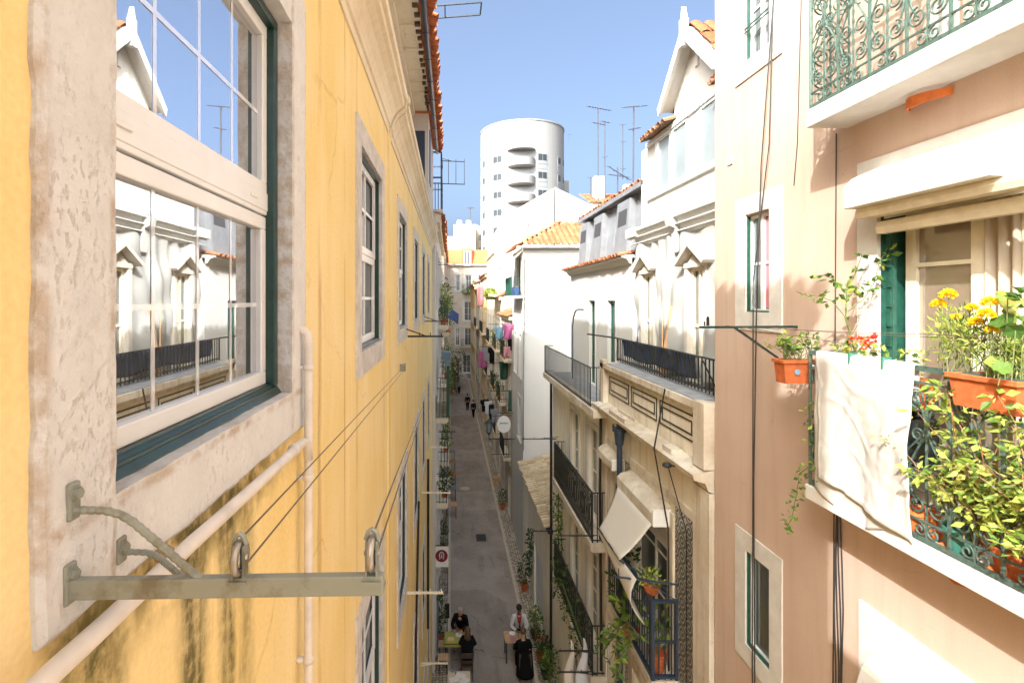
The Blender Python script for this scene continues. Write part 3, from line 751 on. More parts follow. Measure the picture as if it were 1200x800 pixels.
m = MB().box(-1.1, -.25, 16.52, 18.5, 2.86, 2.94); m.prism([(-.6, 16.55, 2.86), (-.27, 16.55, 2.86), (-.32, 16.55, 2.70), (-.5, 16.55, 2.40), (-.6, 16.55, 2.30)], (0, 1.9, 0)); part('slab', m, 'soffit', TC)
def rack(label, y, z, x0, x1, dz):
    m = MB()
    for q in (0, dz): m.tube([(x0, y, z + q), (x1, y + .1, z + q)], .016, 5)
    for t in (.3, .62, .98):
        x = x0 + (x1 - x0) * t; m.tube([(x, y, z - .02), (x, y, z + dz + .06)], .010, 5)
    m.tube([(x0, y - .3, z + dz), (x0 + (x1 - x0) * .4, y, z + dz)], .010, 5)
    return solo('drying_rack', label, 'rack', m, 'iron')
rack('thin iron drying rack sticking out from the roof terrace against the sky', 16.9, 3.85, -.3, .47, .75)
m = MB()
for y in (9.1, 9.5): m.bar((-.5, y, 5.22), (.55, y, 5.30), .03, .03)
m.bar((.55, 9.1, 5.30), (.55, 9.5, 5.30), .025, .025); m.bar((-.1, 9.1, 5.25), (-.1, 9.5, 5.25), .02, .02); m.bar((-.45, 9.1, 5.22), (-.45, 9.1, 4.86), .03, .03); m.bar((-.45, 9.5, 5.22), (-.45, 9.5, 4.86), .03, .03)
solo('roof_bracket', 'grey iron bracket jutting from the tiled eave at the top edge of the view', 'bracket', m, 'bluepaint')

# houses further down on the left -------------------------------------
def leftfar(label, u0, u1, x, top, mat, floors, cat='house', win='glassfar', shift=0, roofc='tile', gap=2.3):
    fr = Fr((x, 0, 0), (0, 1, 0), (1, 0, 0))
    t = thing('row_house', label, cat, (x, (u0 + u1) / 2, GZ))
    hs = []; n = max(1, int((u1 - u0 - .6) / gap))
    for i in range(n):
        c = u0 + (u1 - u0) * (i + .5) / n
        for z in floors:
            if z + 1.9 < top: hs.append((c - .5, c + .5, z, z + 1.9))
    part('wall', wall_mb(fr, u0 + .01, u1 - .01, GZ, top, hs, 6, .15), mat, t)
    for h in hs: window(t, fr, *h, .13, 'stone2', 'pvc', win, 2, 3, .08, .05)
    m = MB(fr).box(u0 + .02, u1 - .02, -.03, .16, top - .18, top + .02); part('cornice', m, 'soffit', t)
    if roofc: tiles((x + .25, u0, top + .03), (0, u1 - u0, 0), (-3.2, 0, 1.3), 'roof', roofc, t, .3, .5, .05)
    return t, fr
LC, fLC = leftfar('pale grey house with plant filled balconies just past the yellow house', 16.5, 29, -.5, 2.7, 'offwhite', (-11.8, -8.9, -6.0, -3.1, -.2))
LD, fLD = leftfar('cream house with planted balconies further down the left side', 29, 47, -.6, 4.0, 'cream2', (-11.8, -8.8, -5.8, -2.8, .2))
LE, fLE = leftfar('last beige house on the left with a tall white attic storey', 47, 84, -.62, 6.0, 'greyfar', (-11.8, -8.6, -5.4, -2.2, 1.0))
m = MB().box(-3.5, -.62, 62, 80, 6.02, 9.6); part('attic_wall', m, 'white', LE)
tiles((-.5, 62, 9.65), (0, 18, 0), (-3, 0, 1.5), 'attic_roof', 'tile', LE, .3, .6, .05)
m = MB().box(-.612, -.60, 66, 67.2, 7.0, 8.9); m.box(-1.6, -1.0, 61.985, 61.998, 7.2, 9.0); part('attic_window', m, 'orange', LE)

def balcony(root, fr, u0, u1, out, z, h=1.0, mat='iron', slab='soffit', th=.14, step=.13, r=.009):
    m = MB(fr).box(u0, u1, -.02, out, z - th, z); m.box(u0 + .03, u1 - .03, -.02, out - .04, z - th - .05, z - th - .001)
    s = part('balcony', m, slab, root)
    m = MB(); railing_bars(m, fr, u0 + .04, u1 - .04, out - .05, z + .002, z + h, step, r)
    if r > .01:
        for v in (z + h * .22, z + h * .8): m.bar(fr(u0 + .04, out - .05, v), fr(u1 - .04, out - .05, v), .016, .016)
        k = round((u1 - u0) / .24)
        for i in range(k):
            u = u0 + .04 + (u1 - u0 - .08) * (i + .5) / k
            m.tube([fr(u + .09 * math.cos(q), out - .05, z + h * .51 + .26 * math.sin(q)) for q in [6.283 * j / 10 for j in range(10)]], .008, 4, closed=True)
            m.tube([fr(u + .06 * math.cos(q), out - .05, z + h * .9 + .05 * math.sin(q)) for q in [6.283 * j / 8 for j in range(8)]], .007, 4, closed=True)
    part('railing', m, mat, s); return s
def potplant(label, p, h=.5, r=.25, mat='leaf', n=90, leaf=.09, pot='terracotta', pr=.12, ph=.2, grp=None, cat='plant', flowers=None, up=.5):
    t = thing('potted_plant', label, cat, p, grp); p = Vector(p)
    m = MB().lathe([(pr * .72, 0), (pr, ph * .85), (pr * 1.1, ph * .85), (pr * 1.1, ph), (pr * .9, ph), (pr * .85, ph * .85)], p, 12); part('pot', m, pot, t)
    m = MB()
    for _ in range(5): m.tube([p + Vector((0, 0, ph * .8)), p + Vector((rnd.gauss(0, r * .3), rnd.gauss(0, r * .3), ph + h * .6))], .006, 4)
    part('stem', m, 'stem', t)
    m = MB().bush(p + Vector((0, 0, ph + h * .5)), (r, r, h * .55), n, leaf, .55, up); part('foliage', m, mat, t)
    if flowers:
        m = MB()
        for _ in range(9): m.bush(p + Vector((rnd.gauss(0, r * .5), rnd.gauss(0, r * .5), ph + h * rnd.uniform(.6, 1.05))), (.03, .03, .03), 10, .05, .7)
        part('flowers', m, flowers, t)
    return t
def garment(name, label, cat, p, wdt, hgt, mat, axis=(0, 1, 0), grp=None, shape='cloth'):
    p = Vector(p); ax_ = Vector(axis).normalized(); nx = ax_.cross(Vector((0, 0, 1))); ph = rnd.uniform(0, 6)
    m = MB()
    def fn(i, j):
        w = wdt * (i - .5)
        if shape == 'shirt': w *= (1.35 if j < .33 else .95)
        if shape == 'trousers': w *= 1 - .25 * j
        z = -hgt * j - (.04 * math.sin(i * 3.14) if j > .9 else 0) + .02 * math.sin(i * 9 + ph) * j
        return p + ax_ * w + nx * (.05 * math.sin(i * 8 + ph + j * 2) * (.3 + j)) + Vector((0, 0, z))
    m.grid(fn, 12, 10); return solo(name, label, cat, m, mat, grp, solid=.012, smooth=True)

bal = [(17.2, 19.6, -3.95, 1.0), (20.4, 23.0, -1.0, 1.0), (24, 27, -3.9, 1.0), (17.4, 20, -6.9, 1.0), (21.5, 25, -6.8, 1), (24, 27.5, -.9, 1.0)]
for u0, u1, z, h in bal: balcony(LC, fLC, u0, u1, .42, z, h)
for u0, u1, z in ((30, 33, -1.9), (35, 38, -4.6), (40, 44, -1.6), (31, 35, -6.2), (39, 43, -7.4)): balcony(LD, fLD, u0, u1, .45, z)
for u0, u1, z in ((49, 53, -3.2), (57, 62, -1), (50, 56, -7), (66, 72, -3)): balcony(LE, fLE, u0, u1, .5, z)
m = MB(fLC).box(17.15, 19.65, .36, .46, -3.9, -2.25); 
solo('balcony_screen', 'dark green screen wrapped around a low balcony past the yellow house', 'screen', m, 'greenc')
m = MB(fLC).box(17.3, 19.5, .30, .48, -2.22, -2.0); m.box(17.3, 17.8, .2, .5, -2.0, -1.75)
solo('storage_box', 'blue plastic boxes on top of the green balcony screen', 'box', m, 'bluedoor')
garment('blue_tarp', 'bright blue tarpaulin draped from a balcony high on the left', 'tarpaulin', (-.1, 24.5, -.3), 1.3, .5, 'blue', (.42, .2, -.3))
pl = [(-.28, 21, -1.0, .9, .26, 'leaf', 'leafy plant spilling over the first high balcony on the left'), (-.25, 22.5, -1, 1.4, .3, 'leafy', 'yellowing tall plant on the first high balcony on the left'),
      (-.25, 25, -.9, 1.7, .32, 'leafdark', 'tall dark plant on the high balcony by the blue tarpaulin'), (-.22, 26.8, -.9, 1.5, .34, 'leaf', 'bushy plant at the end of the balcony by the blue tarpaulin'),
      (-.2, 25.5, -3.9, 1.5, .3, 'leaf', 'leafy plant on the middle balcony below the blue tarpaulin'), (-.2, 31, -1.9, 1.6, .34, 'leafy', 'yellow green bush on the first balcony of the cream left house'),
      (-.2, 32.4, -1.9, 1.0, .3, 'leafdark', 'low dark plant on the first balcony of the cream left house'), (-.1, 36.5, -4.6, 1.9, .42, 'leaf', 'big plant on the lower balcony of the cream left house'),
      (-.15, 41.5, -1.6, 1.5, .4, 'leafdark', 'dark plant on the far balcony of the cream left house'), (-.15, 32.5, -6.2, 1.6, .4, 'leafy', 'pale green plant hanging low on the cream left house'),
      (-.2, 18.0, -6.9, .8, .26, 'leafdark', 'dark plant on the low balcony under the green screen'), (-.2, 23, -6.8, .9, .28, 'leaf', 'green plant on the low balcony behind the green screen'),
      (-.1, 51, -3.2, 2.2, .5, 'leafdark', 'tall dark plant on the beige last house on the left'), (.0, 41, -7.4, 1.8, .4, 'leaf', 'leafy plant on the lowest balcony of the cream left house')]
for x, y, z, h, r, mt, lab in pl: potplant(lab, (x, y, z), h, r, mt, 120, .13, grp='balcony plants on the left')
for lab, y, z, L in (('thin clothes arm on the grey left house above the blue tarpaulin', 20.2, 1.4, .7), ('thin clothes arm beside the plants of the grey left house', 23.4, .6, .75),
                     ('thin clothes arm on the cream left house', 33.5, -.2, .9), ('lowest thin clothes arm on the grey left house', 20.3, -5.2, .7)):
    arm_bracket(lab, y, z, L, True, 'iron', -.5, 1, 'thin arms on the far left houses')
# ================================================================== RIGHT SIDE: pink house
PK = thing('pink_house', 'pink plastered house with two iron balconies filling the right of the view', 'house', (XR, 2, GZ))
smallw = [(5.28, 5.72, -.13, .935), (5.28, 5.72, 2.655, 3.75), (5.28, 5.72, -3.83, -2.79), (5.28, 5.72, -7.2, -6.0)]
doorL = (2.35, 3.944, -1.50, .80); doorU = (1.7, 3.3, 1.60, 4.1); doorB = (2.2, 3.9, -5.2, -2.95)
part('wall', wall_mb(FRT, -3.2, 6.39, GZ, 7.5, smallw + [doorL, doorU, doorB], 6, .22), 'pink', PK)
for i, h in enumerate(smallw):
    w = window(PK, FRT, *h, .20, 'stone2', 'pvc', 'glass', 2 if i != 2 else 1, 2 if i != 2 else 1, .045, .035, sill=.0, proud=.014, top=.22)
    m = MB(FRT); a, b, c, d = h; m.box(b - .014, b - .003, -.044, -.008, c + .01, d - .01); m.box(a + .005, b - .015, -.044, -.006, c + .002, c + .022)
    part('green_reveal', m, 'greenmid', w)
    if i == 0:
        part('curtain', MB(FRT).box(a + .045, a + .2, -.0685, -.0683, c + .05, d - .06), 'pinkcurtain', w)
    if i == 1:
        m = MB(FRT); m.bar((a, .015, 3.02), (b, .015, 3.02), .012, .018); m.bar((a, .015, 2.98), (b, .015, 2.98), .012, .012); part('guard_bar', m, 'verdigris', w)
m = MB(FRT).box(-3.2, 6.39, -.01, .22, 7.3, 7.55); part('cornice', m, 'soffit', PK)
# --- upper balcony
def scroll_rail(u0, u1, out, v0, v1, root_, mat, ret=True, pan=.30):
    m = MB()
    fr = FRT
    for v, h in ((v0 + .02, .026), (v1, .034), (v1 - .09, .014), (v0 + .13, .012)):
        m.bar(fr(u0, out, v), fr(u1, out, v), .022 if h > .02 else .014, h)
        if ret: m.bar(fr(u1, 0, v), fr(u1, out, v), .022 if h > .02 else .014, h)
    n = round((u1 - u0) / pan)
    def twist(p, q, r):
        p, q = Vector(p), Vector(q); k = 26
        m.tube([p.lerp(q, i / k) for i in range(k + 1)], [r * (1.25 if i % 2 else .8) for i in range(k + 1)], 5)
    def panel(f, c, hw, w, flat):
        lo, hi = v0 + .13, v1 - .09; mid = (lo + hi) / 2; H = hi - lo
        def at(u, v): return fr(u, w, v) if flat == 'u' else fr(c0, u, v)
        def sp(u, v, r, a0, t, s): m.tube([at(u + r * (1 - q * .74) * math.cos(a0 + s * q * t * 6.283), v + r * (1 - q * .74) * math.sin(a0 + s * q * t * 6.283)) for q in [i / 24 for i in range(25)]], .0068, 5)
        for s in (-1, 1):
            m.tube([at(c + s * hw * .97, v0 + .02), at(c + s * hw * .97, v1)], .008, 5)
            sp(c + s * hw * .46, lo + .10, hw * .45, math.pi / 2 if s > 0 else math.pi / 2, 1.55, -s)
            sp(c + s * hw * .46, lo + .30, hw * .45, -math.pi / 2, 1.55, s)
            sp(c + s * hw * .46, hi - .10, hw * .45, -math.pi / 2, 1.55, s)
            sp(c + s * hw * .42, mid + .10, hw * .36, -math.pi / 2, 1.5, -s)
            sp(c + s * hw * .3, v0 + .075, .045, math.pi / 2, 1.3, s)
            P = [at(c + s * hw * (.46 + .40 * math.sin(t * 6.283)), lo + .10 + (H - .2) * t) for t in [i / 16 for i in range(17)]]
            m.tube(P, .0065, 5)
            m.tube([at(c + s * hw * .9 * (1 - t) ** 1 * math.cos(t * 1.5), lo + .42 + .2 * t) for t in [i / 8 for i in range(9)]], .006, 5)
        P, Q = Vector(at(c, v0 + .02)), Vector(at(c, v1 - .09)); twist(P, Q, .0075)
    for i in range(n):
        panel(fr, u0 + (u1 - u0) * (i + .5) / n, (u1 - u0) / n / 2, out, 'u')
    if ret:
        c0 = u1; panel(fr, out / 2, out / 2, None, 'w')
    m.tube([fr(u1, out, v0 - .01), fr(u1, out, v1 + .03)], .012, 6)
    return part('railing', m, mat, root_)
m = MB(FRT).box(-.6, 4.262, -.02, .345, 1.43, 1.575); UBs = part('balcony', m, 'oldwhite' if 'oldwhite' in M else 'stone2', PK, bevel=.008)
scroll_rail(-.5, 4.235, .318, 1.576, 2.62, UBs, 'verdigris')
m = MB(FRT); ring(m, 1.5, 3.5, 1.58, 4.3, .18, -.02, .02); UD = part('balcony_door', m, 'stone2', PK)
m = MB(FRT)
for a, b in ((1.72, 2.49), (2.51, 3.28)):
    ring(m, a, b, 1.62, 4.08, .07, -.14, -.09); m.box(a + .07, b - .07, -.13, -.10, 1.69, 2.2); m.box(a + .07, b - .07, -.125, -.098, 3.0, 3.04)
part('door_leaf', m, 'pvc', UD); [part('pane', MB(FRT).box(q, q + .7, -.118, -.112, 2.2, 4.05), 'glass', UD) for q in (1.755, 2.545)]
# orange half tile over a wall lamp under the slab
m = MB(); y, zc = 3.52, 1.385
for k, r in ((0, .075), (1, .062)):
    pass
def half(i, j, r):
    q = math.pi * (1 + i); L = .22
    return Vector((XR - .005 - .12 * math.sin(math.pi * i) * r / .075, y - .16 + .32 * i, zc + .02 - j * .08 * (1 - .35 * abs(2 * i - 1)) ))
m.grid(lambda i, j: half(i, j, .075), 12, 4)
solo('tile_lamp_cover', 'orange half tile fixed to the pink wall under the upper balcony slab', 'wall lamp', m, 'orange', solid=.014)
y, zc = 3.22, -1.72
m = MB(); m.grid(lambda i, j: half(i, j, .075), 12, 4)
solo('tile_lamp_cover', 'brown half tile fixed to the pink wall under the planted balcony slab', 'wall lamp', m, 'terracotta', solid=.014)
# vent
m = MB(FRT)
for k in range(4): m.box(5.98, 6.09, .0, .012, 1.60 + k * .025, 1.612 + k * .025)
part('vent', m, 'muntin', PK)
# --- lower balcony door with roller shutter box
m = MB(FRT); a, b, c, d = doorL
m.box(a - .2, b + .19, -.02, .018, d - .02, 1.10); m.box(b - .004, b + .19, -.02, .018, c, d - .021); m.box(a - .19, a + .004, -.02, .018, c, d - .021)
LD_ = part('balcony_door', m, 'stone2', PK)
m = MB(FRT); m.box(b - .012, b - .002, -.2, -.01, c + .02, .72); m.box(3.88, b - .013, -.08, -.05, c + .02, .7)
for k in range(14): m.box(3.885, b - .012, -.05, -.042, c + .1 + k * .15, c + .22 + k * .15)
part('shutter', m, 'greenmid', LD_)
m = MB(FRT)
ring(m, 3.30, 3.87, c + .03, .70, .085, -.19, -.14); m.box(3.385, 3.785, -.185, -.145, .245, .275); m.box(3.385, 3.785, -.185, -.15, c + .1, c + .55)
ring(m, 2.40, 3.05, c + .03, .70, .085, -.19, -.14)
m.box(3.06, 3.09, -.21, -.15, c + .03, .7)
part('door_leaf', m, 'cream_paint', LD_)
[part('pane', MB(FRT).box(q, r, -.172, -.166, c + .5, .64), 'glassdoor', LD_) for q, r in ((3.38, 3.79), (2.45, 3.0))]
m = MB(); m.grid(lambda i, j: FRT(3.02 + .29 * i, -.155 + .025 * math.sin(i * 22), c + .05 + (.64 - c) * j), 30, 3); part('curtain', m, 'curtain', LD_, smooth=True)
SB = thing('roller_shutter_box', 'white roller shutter box over the door of the planted balcony', 'shutter box', (XR, 3.4, .7))
m = MB(FRT)
P = [(-.01, .69), (.284, .70), (.284, .86), (.22, .93), (-.01, 1.03)]
m.prism([(2.86, w, v) for w, v in P], (1.078, 0, 0)); part('box', m, 'signwhite', SB, bevel=.006)
m = MB(FRT); m.prism([(2.62, w, v) for w, v in ((.10, .62), (.20, .62), (.215, .66), (.20, .695), (.10, .692))], (1.29, 0, 0)); m.prism([(2.5, w, v) for w, v in ((.02, .50), (.085, .50), (.10, .545), (.085, .59), (.02, .585))], (1.36, 0, 0))
part('awning_roller', m, 'cream_paint', SB)
m = MB(FRT)
for k in range(3): m.box(2.4, 3.9, .012 - .02, .018 - .02, .62 + k * .03, .648 + k * .03)
part('slats', m, 'cream_paint', SB)
m = MB(FRT).tube([FRT(2.84, .09, .665), FRT(2.60, .09, .665)], .03, 10) if False else MB().tube([FRT(2.85, .15, .655), FRT(2.62, .15, .655)], .035, 10); part('end_bracket', m, 'metal', SB)
# --- lower balcony slab, rail
m = MB(FRT).box(-.6, 4.277, -.02, .345, -1.645, -1.525); LBs = part('balcony', m, 'stone2', PK, bevel=.01)
scroll_rail(-.5, 4.245, .318, -1.523, -.43, LBs, 'verdigris')
# --- lowest door head below
m = MB(FRT); m.box(2.0, 4.12, -.02, .016, -2.95, -2.40); m.box(3.9, 4.12, -.02, .016, -5.2, -2.951); part('balcony_door', m, 'stone2', PK)
SB2 = thing('roller_shutter_box', 'white rounded shutter box low on the pink wall below the planted balcony', 'shutter box', (XR, 3.2, -3.0))
m = MB(FRT); m.prism([(1.9, w, v) for w, v in ((.0, -3.02), (.2, -3.02), (.22, -2.9), (.19, -2.78), (.12, -2.70), (.0, -2.68))], (2.0, 0, 0)); part('box', m, 'stone2', SB2, bevel=.02)

# towel on the rail ---------------------------------------------------
def towel():
    m = MB(); out = .318
    from mathutils import noise as NZ
    def wr(i, j, s=0): return .007 * (1 - min(1, 5 * abs(NZ.noise((i * 1.6 + j * .9 + s, j * 1.3 - i * .5, s + 9))))) + .005 * (1 - min(1, 6 * abs(NZ.noise((i * 3 - j * 2 + s, j * 2.2 + i, s + 2))))) + .010 * NZ.noise((i * 3.2 + s, j * 3.5 + i, s)) + .006 * NZ.noise((i * 9 + j * 3, j * 5, s + 4)) + .003 * NZ.noise((i * 18, j * 24 + i * 8, s))
    def front(i, j):
        u = 4.135 - .88 * i + .02 * j * (i - .5) - .06 * j * (1 - i); z = -.405 - (1.00 + .18 * i * (1 - j * .2) * (1 if i > .3 else .6) ) * j
        if j < .06: z = -.405 - j * .25; return FRT(u, out + .022 + j * .2, z)
        return FRT(u, out + .034 + .016 * math.sin(i * 9 + j * 1.5) * j + .012 * math.sin(i * 4 - j * 5) + .03 * j * i + wr(i, j) * min(1, j * 4) + (.004 if .955 < j < .985 or .03 > i or i > .97 else 0), z)
    m.grid(front, 64, 70)
    def back(i, j):
        u = 4.15 - .70 * i; z = -.405 - (1.10 + .05 * math.sin(i * 5) + .12 * i) * j
        if i > .62: z = -.405 - (1.10 + .22 * i - .55 * (i - .62)) * j
        return FRT(u - .10 * j * i * .6, out + .012 + .010 * math.sin(i * 8 + 1) * j + (.012 if j > .05 else 0) + wr(i, j, 7) * min(1, j * 4) * .6, z)
    m.grid(back, 48, 60)
    def inside(i, j):
        return FRT(4.14 - .86 * i, out - .02 + .022 * (1 - min(1, j * 8)) , -.405 + .004 - .3 * j)
    m.grid(inside, 16, 6)
    return solo('towel', 'white bath towel folded over the rail of the planted balcony', 'towel', m, 'towel', solid=.004, smooth=True)
towel()
for lab, u in (('pale green clothes peg on the far end of the towel', 3.78), ('pale green clothes peg in the middle of the towel', 3.49)):
    m = MB(FRT).box(u - .008, u + .008, .338, .362, -.47, -.385); m.box(u - .008, u + .008, .30, .315, -.46, -.385); m.box(u - .007, u + .007, .315, .338, -.40, -.388)
    solo('clothes_peg', lab, 'peg', m, 'greenpot', 'pegs on the towel')

# clothesline arm and lines on the pink wall
t = thing('drying_rack', 'dark green clothesline arm standing out from the pink wall', 'bracket', (XR, 4.877, -.25))
m = MB().bar((2.37, 4.877, -.255), (XR, 4.877, -.25), .022, .022); part('arm', m, 'green', t)
m = MB().bar((2.71, 4.877, -.262), (XR, 5.16, -.58), .018, .018); part('brace', m, 'green', t)
m = MB().bar((2.45, 4.877, -.24), (2.45, 4.877, -.17), .02, .02); m.ball((2.45, 4.877, -.165), .014, 6); m.bar((2.42, 4.877, -.24), (2.42, 4.877, -.2), .01, .01); part('hook', m, 'black_paint', t)
wire('clothesline', 'thin clothesline running from the dark green arm along the planted balcony', [(2.62, 4.877, -.24), (2.89, 3.0, -.2), (2.95, .5, -.2)], .0022, sag=.01)
wire('clothesline', 'second thin clothesline along the planted balcony above the towel', [(2.9, 4.877, -.24), (2.99, 3.0, -.22), (3.0, .5, -.2)], .0022, sag=.015)
wire('clothesline', 'short stay line from the dark green arm to the pink wall', [(2.75, 4.877, -.25), (XR, 4.3, -.36)], .003)
# cables
def cable(label, pts, r=.006, n=4): return wire('wall_cable', label, pts, r, 'cable', 0, n, 'cable')
cable('left black cable of the pair hanging past the small pink wall windows', [(3.26, 5.15, 3.6), (3.26, 5.24, 1.6), (3.25, 5.50, .2), (3.26, 5.52, -1.5), (3.26, 5.54, -6)], .006)
cable('right black cable of the pair hanging past the small pink wall windows', [(3.26, 5.10, 3.6), (3.25, 5.36, 1.4), (3.26, 5.46, -.2), (3.25, 5.49, -2), (3.26, 5.47, -6)], .0065)
cable('thin brown cable running straight down the pink wall beside the planted balcony', [(3.285, 4.36, 1.42), (3.285, 4.38, -1.0), (3.285, 4.41, -5)], .005)
cable('thin cable dropping past the upper balcony on the pink wall', [(3.285, 4.75, 4), (3.285, 4.85, 1.5), (3.285, 4.9, 1.1)], .004)
m = MB()
for k in range(4): m.tube([Vector((XR - .018 - .006 * k, 4.30 + .013 * k + .02 * math.sin(z * 3 + k), z)) for z in (-1.66, -1.9, -2.2, -2.6, -3.1, -4, -6)], .006, 5)
solo('cable_bundle', 'bundle of black cables running down below the planted balcony', 'cable', m, 'cable')

# ------- plants on the balcony
def planter(label, x0, x1, y0, y1, z0, z1, mat='terracotta', grp=None):
    t = thing('planter', label, 'planter', ((x0 + x1) / 2, (y0 + y1) / 2, z0), grp)
    m = MB(); c = ((x0 + x1) / 2, (y0 + y1) / 2); tp = .88
    lo = [(c[0] + (x - c[0]) * tp, c[1] + (y - c[1]) * tp, z0) for x, y in ((x0, y0), (x1, y0), (x1, y1), (x0, y1))]
    hi = [(x, y, z1) for x, y in ((x0, y0), (x1, y0), (x1, y1), (x0, y1))]
    m.poly(lo); 
    for k in range(4): m.poly([lo[k], lo[(k + 1) % 4], hi[(k + 1) % 4], hi[k]])
    e = .012
    m.box(x0 - e, x1 + e, y0 - e, y0 + e, z1 - .03, z1); m.box(x0 - e, x1 + e, y1 - e, y1 + e, z1 - .03, z1); m.box(x0 - e, x0 + e, y0 + e, y1 - e, z1 - .03, z1); m.box(x1 - e, x1 + e, y0 + e, y1 - e, z1 - .03, z1)
    part('box', m, mat, t, bevel=.004)
    part('soil', MB().box(x0 + .01, x1 - .01, y0 + .01, y1 - .01, z1 - .04, z1 - .025), 'soil', t)
    return t
t = planter('small terracotta planter with a sticker hung beyond the end of the balcony rail', 2.80, 3.10, 4.30, 4.44, -.70, -.50)
part('sticker', MB().tube([(2.91, 4.296, -.60), (2.91, 4.2935, -.60)], .024, 14), 'sky_blue', t)
part('tag', MB().box(3.0, 3.06, 4.287, 4.29, -.575, -.52), 'paper', t)
m = MB(); st = MB()
for _ in range(26):
    p = Vector((rnd.uniform(2.83, 3.08), rnd.uniform(4.32, 4.42), -.52)); q = p + Vector((rnd.gauss(0, .07), rnd.gauss(0, .05), rnd.uniform(.06, .2)))
    st.tube([p, p.lerp(q, .6) + Vector((0, 0, .02)), q], .003, 4)
    for _ in range(6): m.leaf(q + Vector((rnd.gauss(0, .02), rnd.gauss(0, .02), rnd.gauss(0, .02))), (rnd.gauss(0, 1), rnd.gauss(0, 1), rnd.gauss(.2, .5)), rnd.uniform(.03, .065), .6)
t = thing('seedling_plants', 'bright green seedlings growing in the small terracotta planter by the towel', 'plant', (2.95, 4.37, -.52)); part('foliage', m, 'leaf', t); part('stem', st, 'stem', t)
# rose in a pot behind the towel
t = thing('rose_bush', 'tall thin rose stem reaching up beside the green shutter', 'plant', (3.14, 3.95, -.5))
st = MB(); m = MB()
def pxp(px, py, Y): return ay(Y, px, py)
def twig(pts, r0, r1, leaves, lsz=.06):
    P = [Vector(p) for p in pts]; Q = []
    for p, q in zip(P, P[1:]): Q += [p.lerp(q, i / 5) + Vector((rnd.gauss(0, .004),) * 3) for i in range(5)]
    Q.append(P[-1]); st.tube(Q, [r0 + (r1 - r0) * i / (len(Q) - 1) for i in range(len(Q))], 5)
    for _ in range(leaves):
        i = rnd.randrange(len(Q) // 3, len(Q)); b = Q[i]
        d = Vector((rnd.gauss(0, 1), rnd.gauss(0, 1), rnd.gauss(-.1, .6)))
        for k in range(3): m.leaf(b + d.normalized() * .02 * k, d + Vector((rnd.gauss(0, .6), rnd.gauss(0, .6), rnd.gauss(0, .4))), lsz * rnd.uniform(.6, 1.25), .62)
y = 3.94
twig([pxp(1002, 450, y), pxp(1001, 410, y), pxp(991, 372, y), pxp(992, 343, y), pxp(1003, 318, y), pxp(1010, 299, y)], .008, .003, 9)
twig([pxp(991, 372, y), pxp(975, 352, y + .03), pxp(959, 347, y + .05), pxp(946, 347, y + .05)], .004, .002, 6)
twig([pxp(992, 343, y), pxp(980, 330, y), pxp(967, 322, y + .04), pxp(953, 324, y + .06)], .004, .002, 8)
twig([pxp(993, 365, y), pxp(1012, 350, y - .05), pxp(1024, 332, y - .05), pxp(1031, 306, y - .05), pxp(1038, 295, y - .05)], .004, .002, 9)
twig([pxp(992, 352, y), pxp(1004, 338, y), pxp(1018, 342, y - .03)], .003, .002, 7)
twig([pxp(1001, 430, y), pxp(996, 395, y + .05), pxp(1006, 380, y)], .003, .002, 2)
part('stem', st, 'stem', t); part('foliage', m, 'leaf', t)
# low flowering plants behind the towel rail
t = thing('flower_trough', 'trough of red flowers and yellow green leaves right behind the towel', 'plant', (3.1, 3.8, -.62))
m = MB().box(3.02, 3.18, 3.35, 4.1, -.72, -.52); part('trough', m, 'terracotta', t, bevel=.005)
m = MB()
for _ in range(170):
    m.leaf((rnd.uniform(2.99, 3.18), rnd.uniform(3.3, 4.1), rnd.uniform(-.52, -.33)), (rnd.gauss(0, 1), rnd.gauss(0, 1), rnd.gauss(.5, .6)), rnd.uniform(.03, .06), .6)
part('foliage', m, 'leafy', t)
m = MB()
for px, py in ((1017, 400), (1021, 397), (1009, 399), (1014, 405), (1000, 398)): m.bush(pxp(px, py, 3.85), (.022, .022, .022), 16, .035, .8)
part('flowers', m, 'redpetal', t)
# marigolds
t = planter('long terracotta planter of marigolds on the rail of the planted balcony', 2.90, 3.12, 2.62, 2.985, -.60, -.415)
t = thing('marigold_plant', 'feathery marigolds with yellow and orange blooms in the long planter', 'plant', (3.0, 2.95, -.42))
m = MB(); st = MB(); fl = MB()
for cx, cy, cz, rad, n in ((3.0, 3.03, -.20, (.12, .13, .15), 620), (3.02, 2.88, -.24, (.10, .12, .12), 360), (3.02, 2.72, -.28, (.1, .12, .1), 200)):
    for _ in range(n):
        q = Vector((rnd.gauss(0, .45), rnd.gauss(0, .45), rnd.gauss(0, .5)))
        if q.length > 1.1: q.normalize()
        p = Vector((cx + q.x * rad[0], cy + q.y * rad[1], cz + q.z * rad[2])); m.leaf(p, q + Vector((rnd.gauss(0, .5), rnd.gauss(0, .5), rnd.gauss(.5, .5))), rnd.uniform(.025, .05), .22)
    for _ in range(12): st.tube([(cx + rnd.gauss(0, .03), cy + rnd.gauss(0, .04), -.43), (cx + rnd.gauss(0, .06), cy + rnd.gauss(0, .07), cz + rnd.uniform(-.02, .12))], .003, 4)
part('foliage', m, 'leafy', t); 
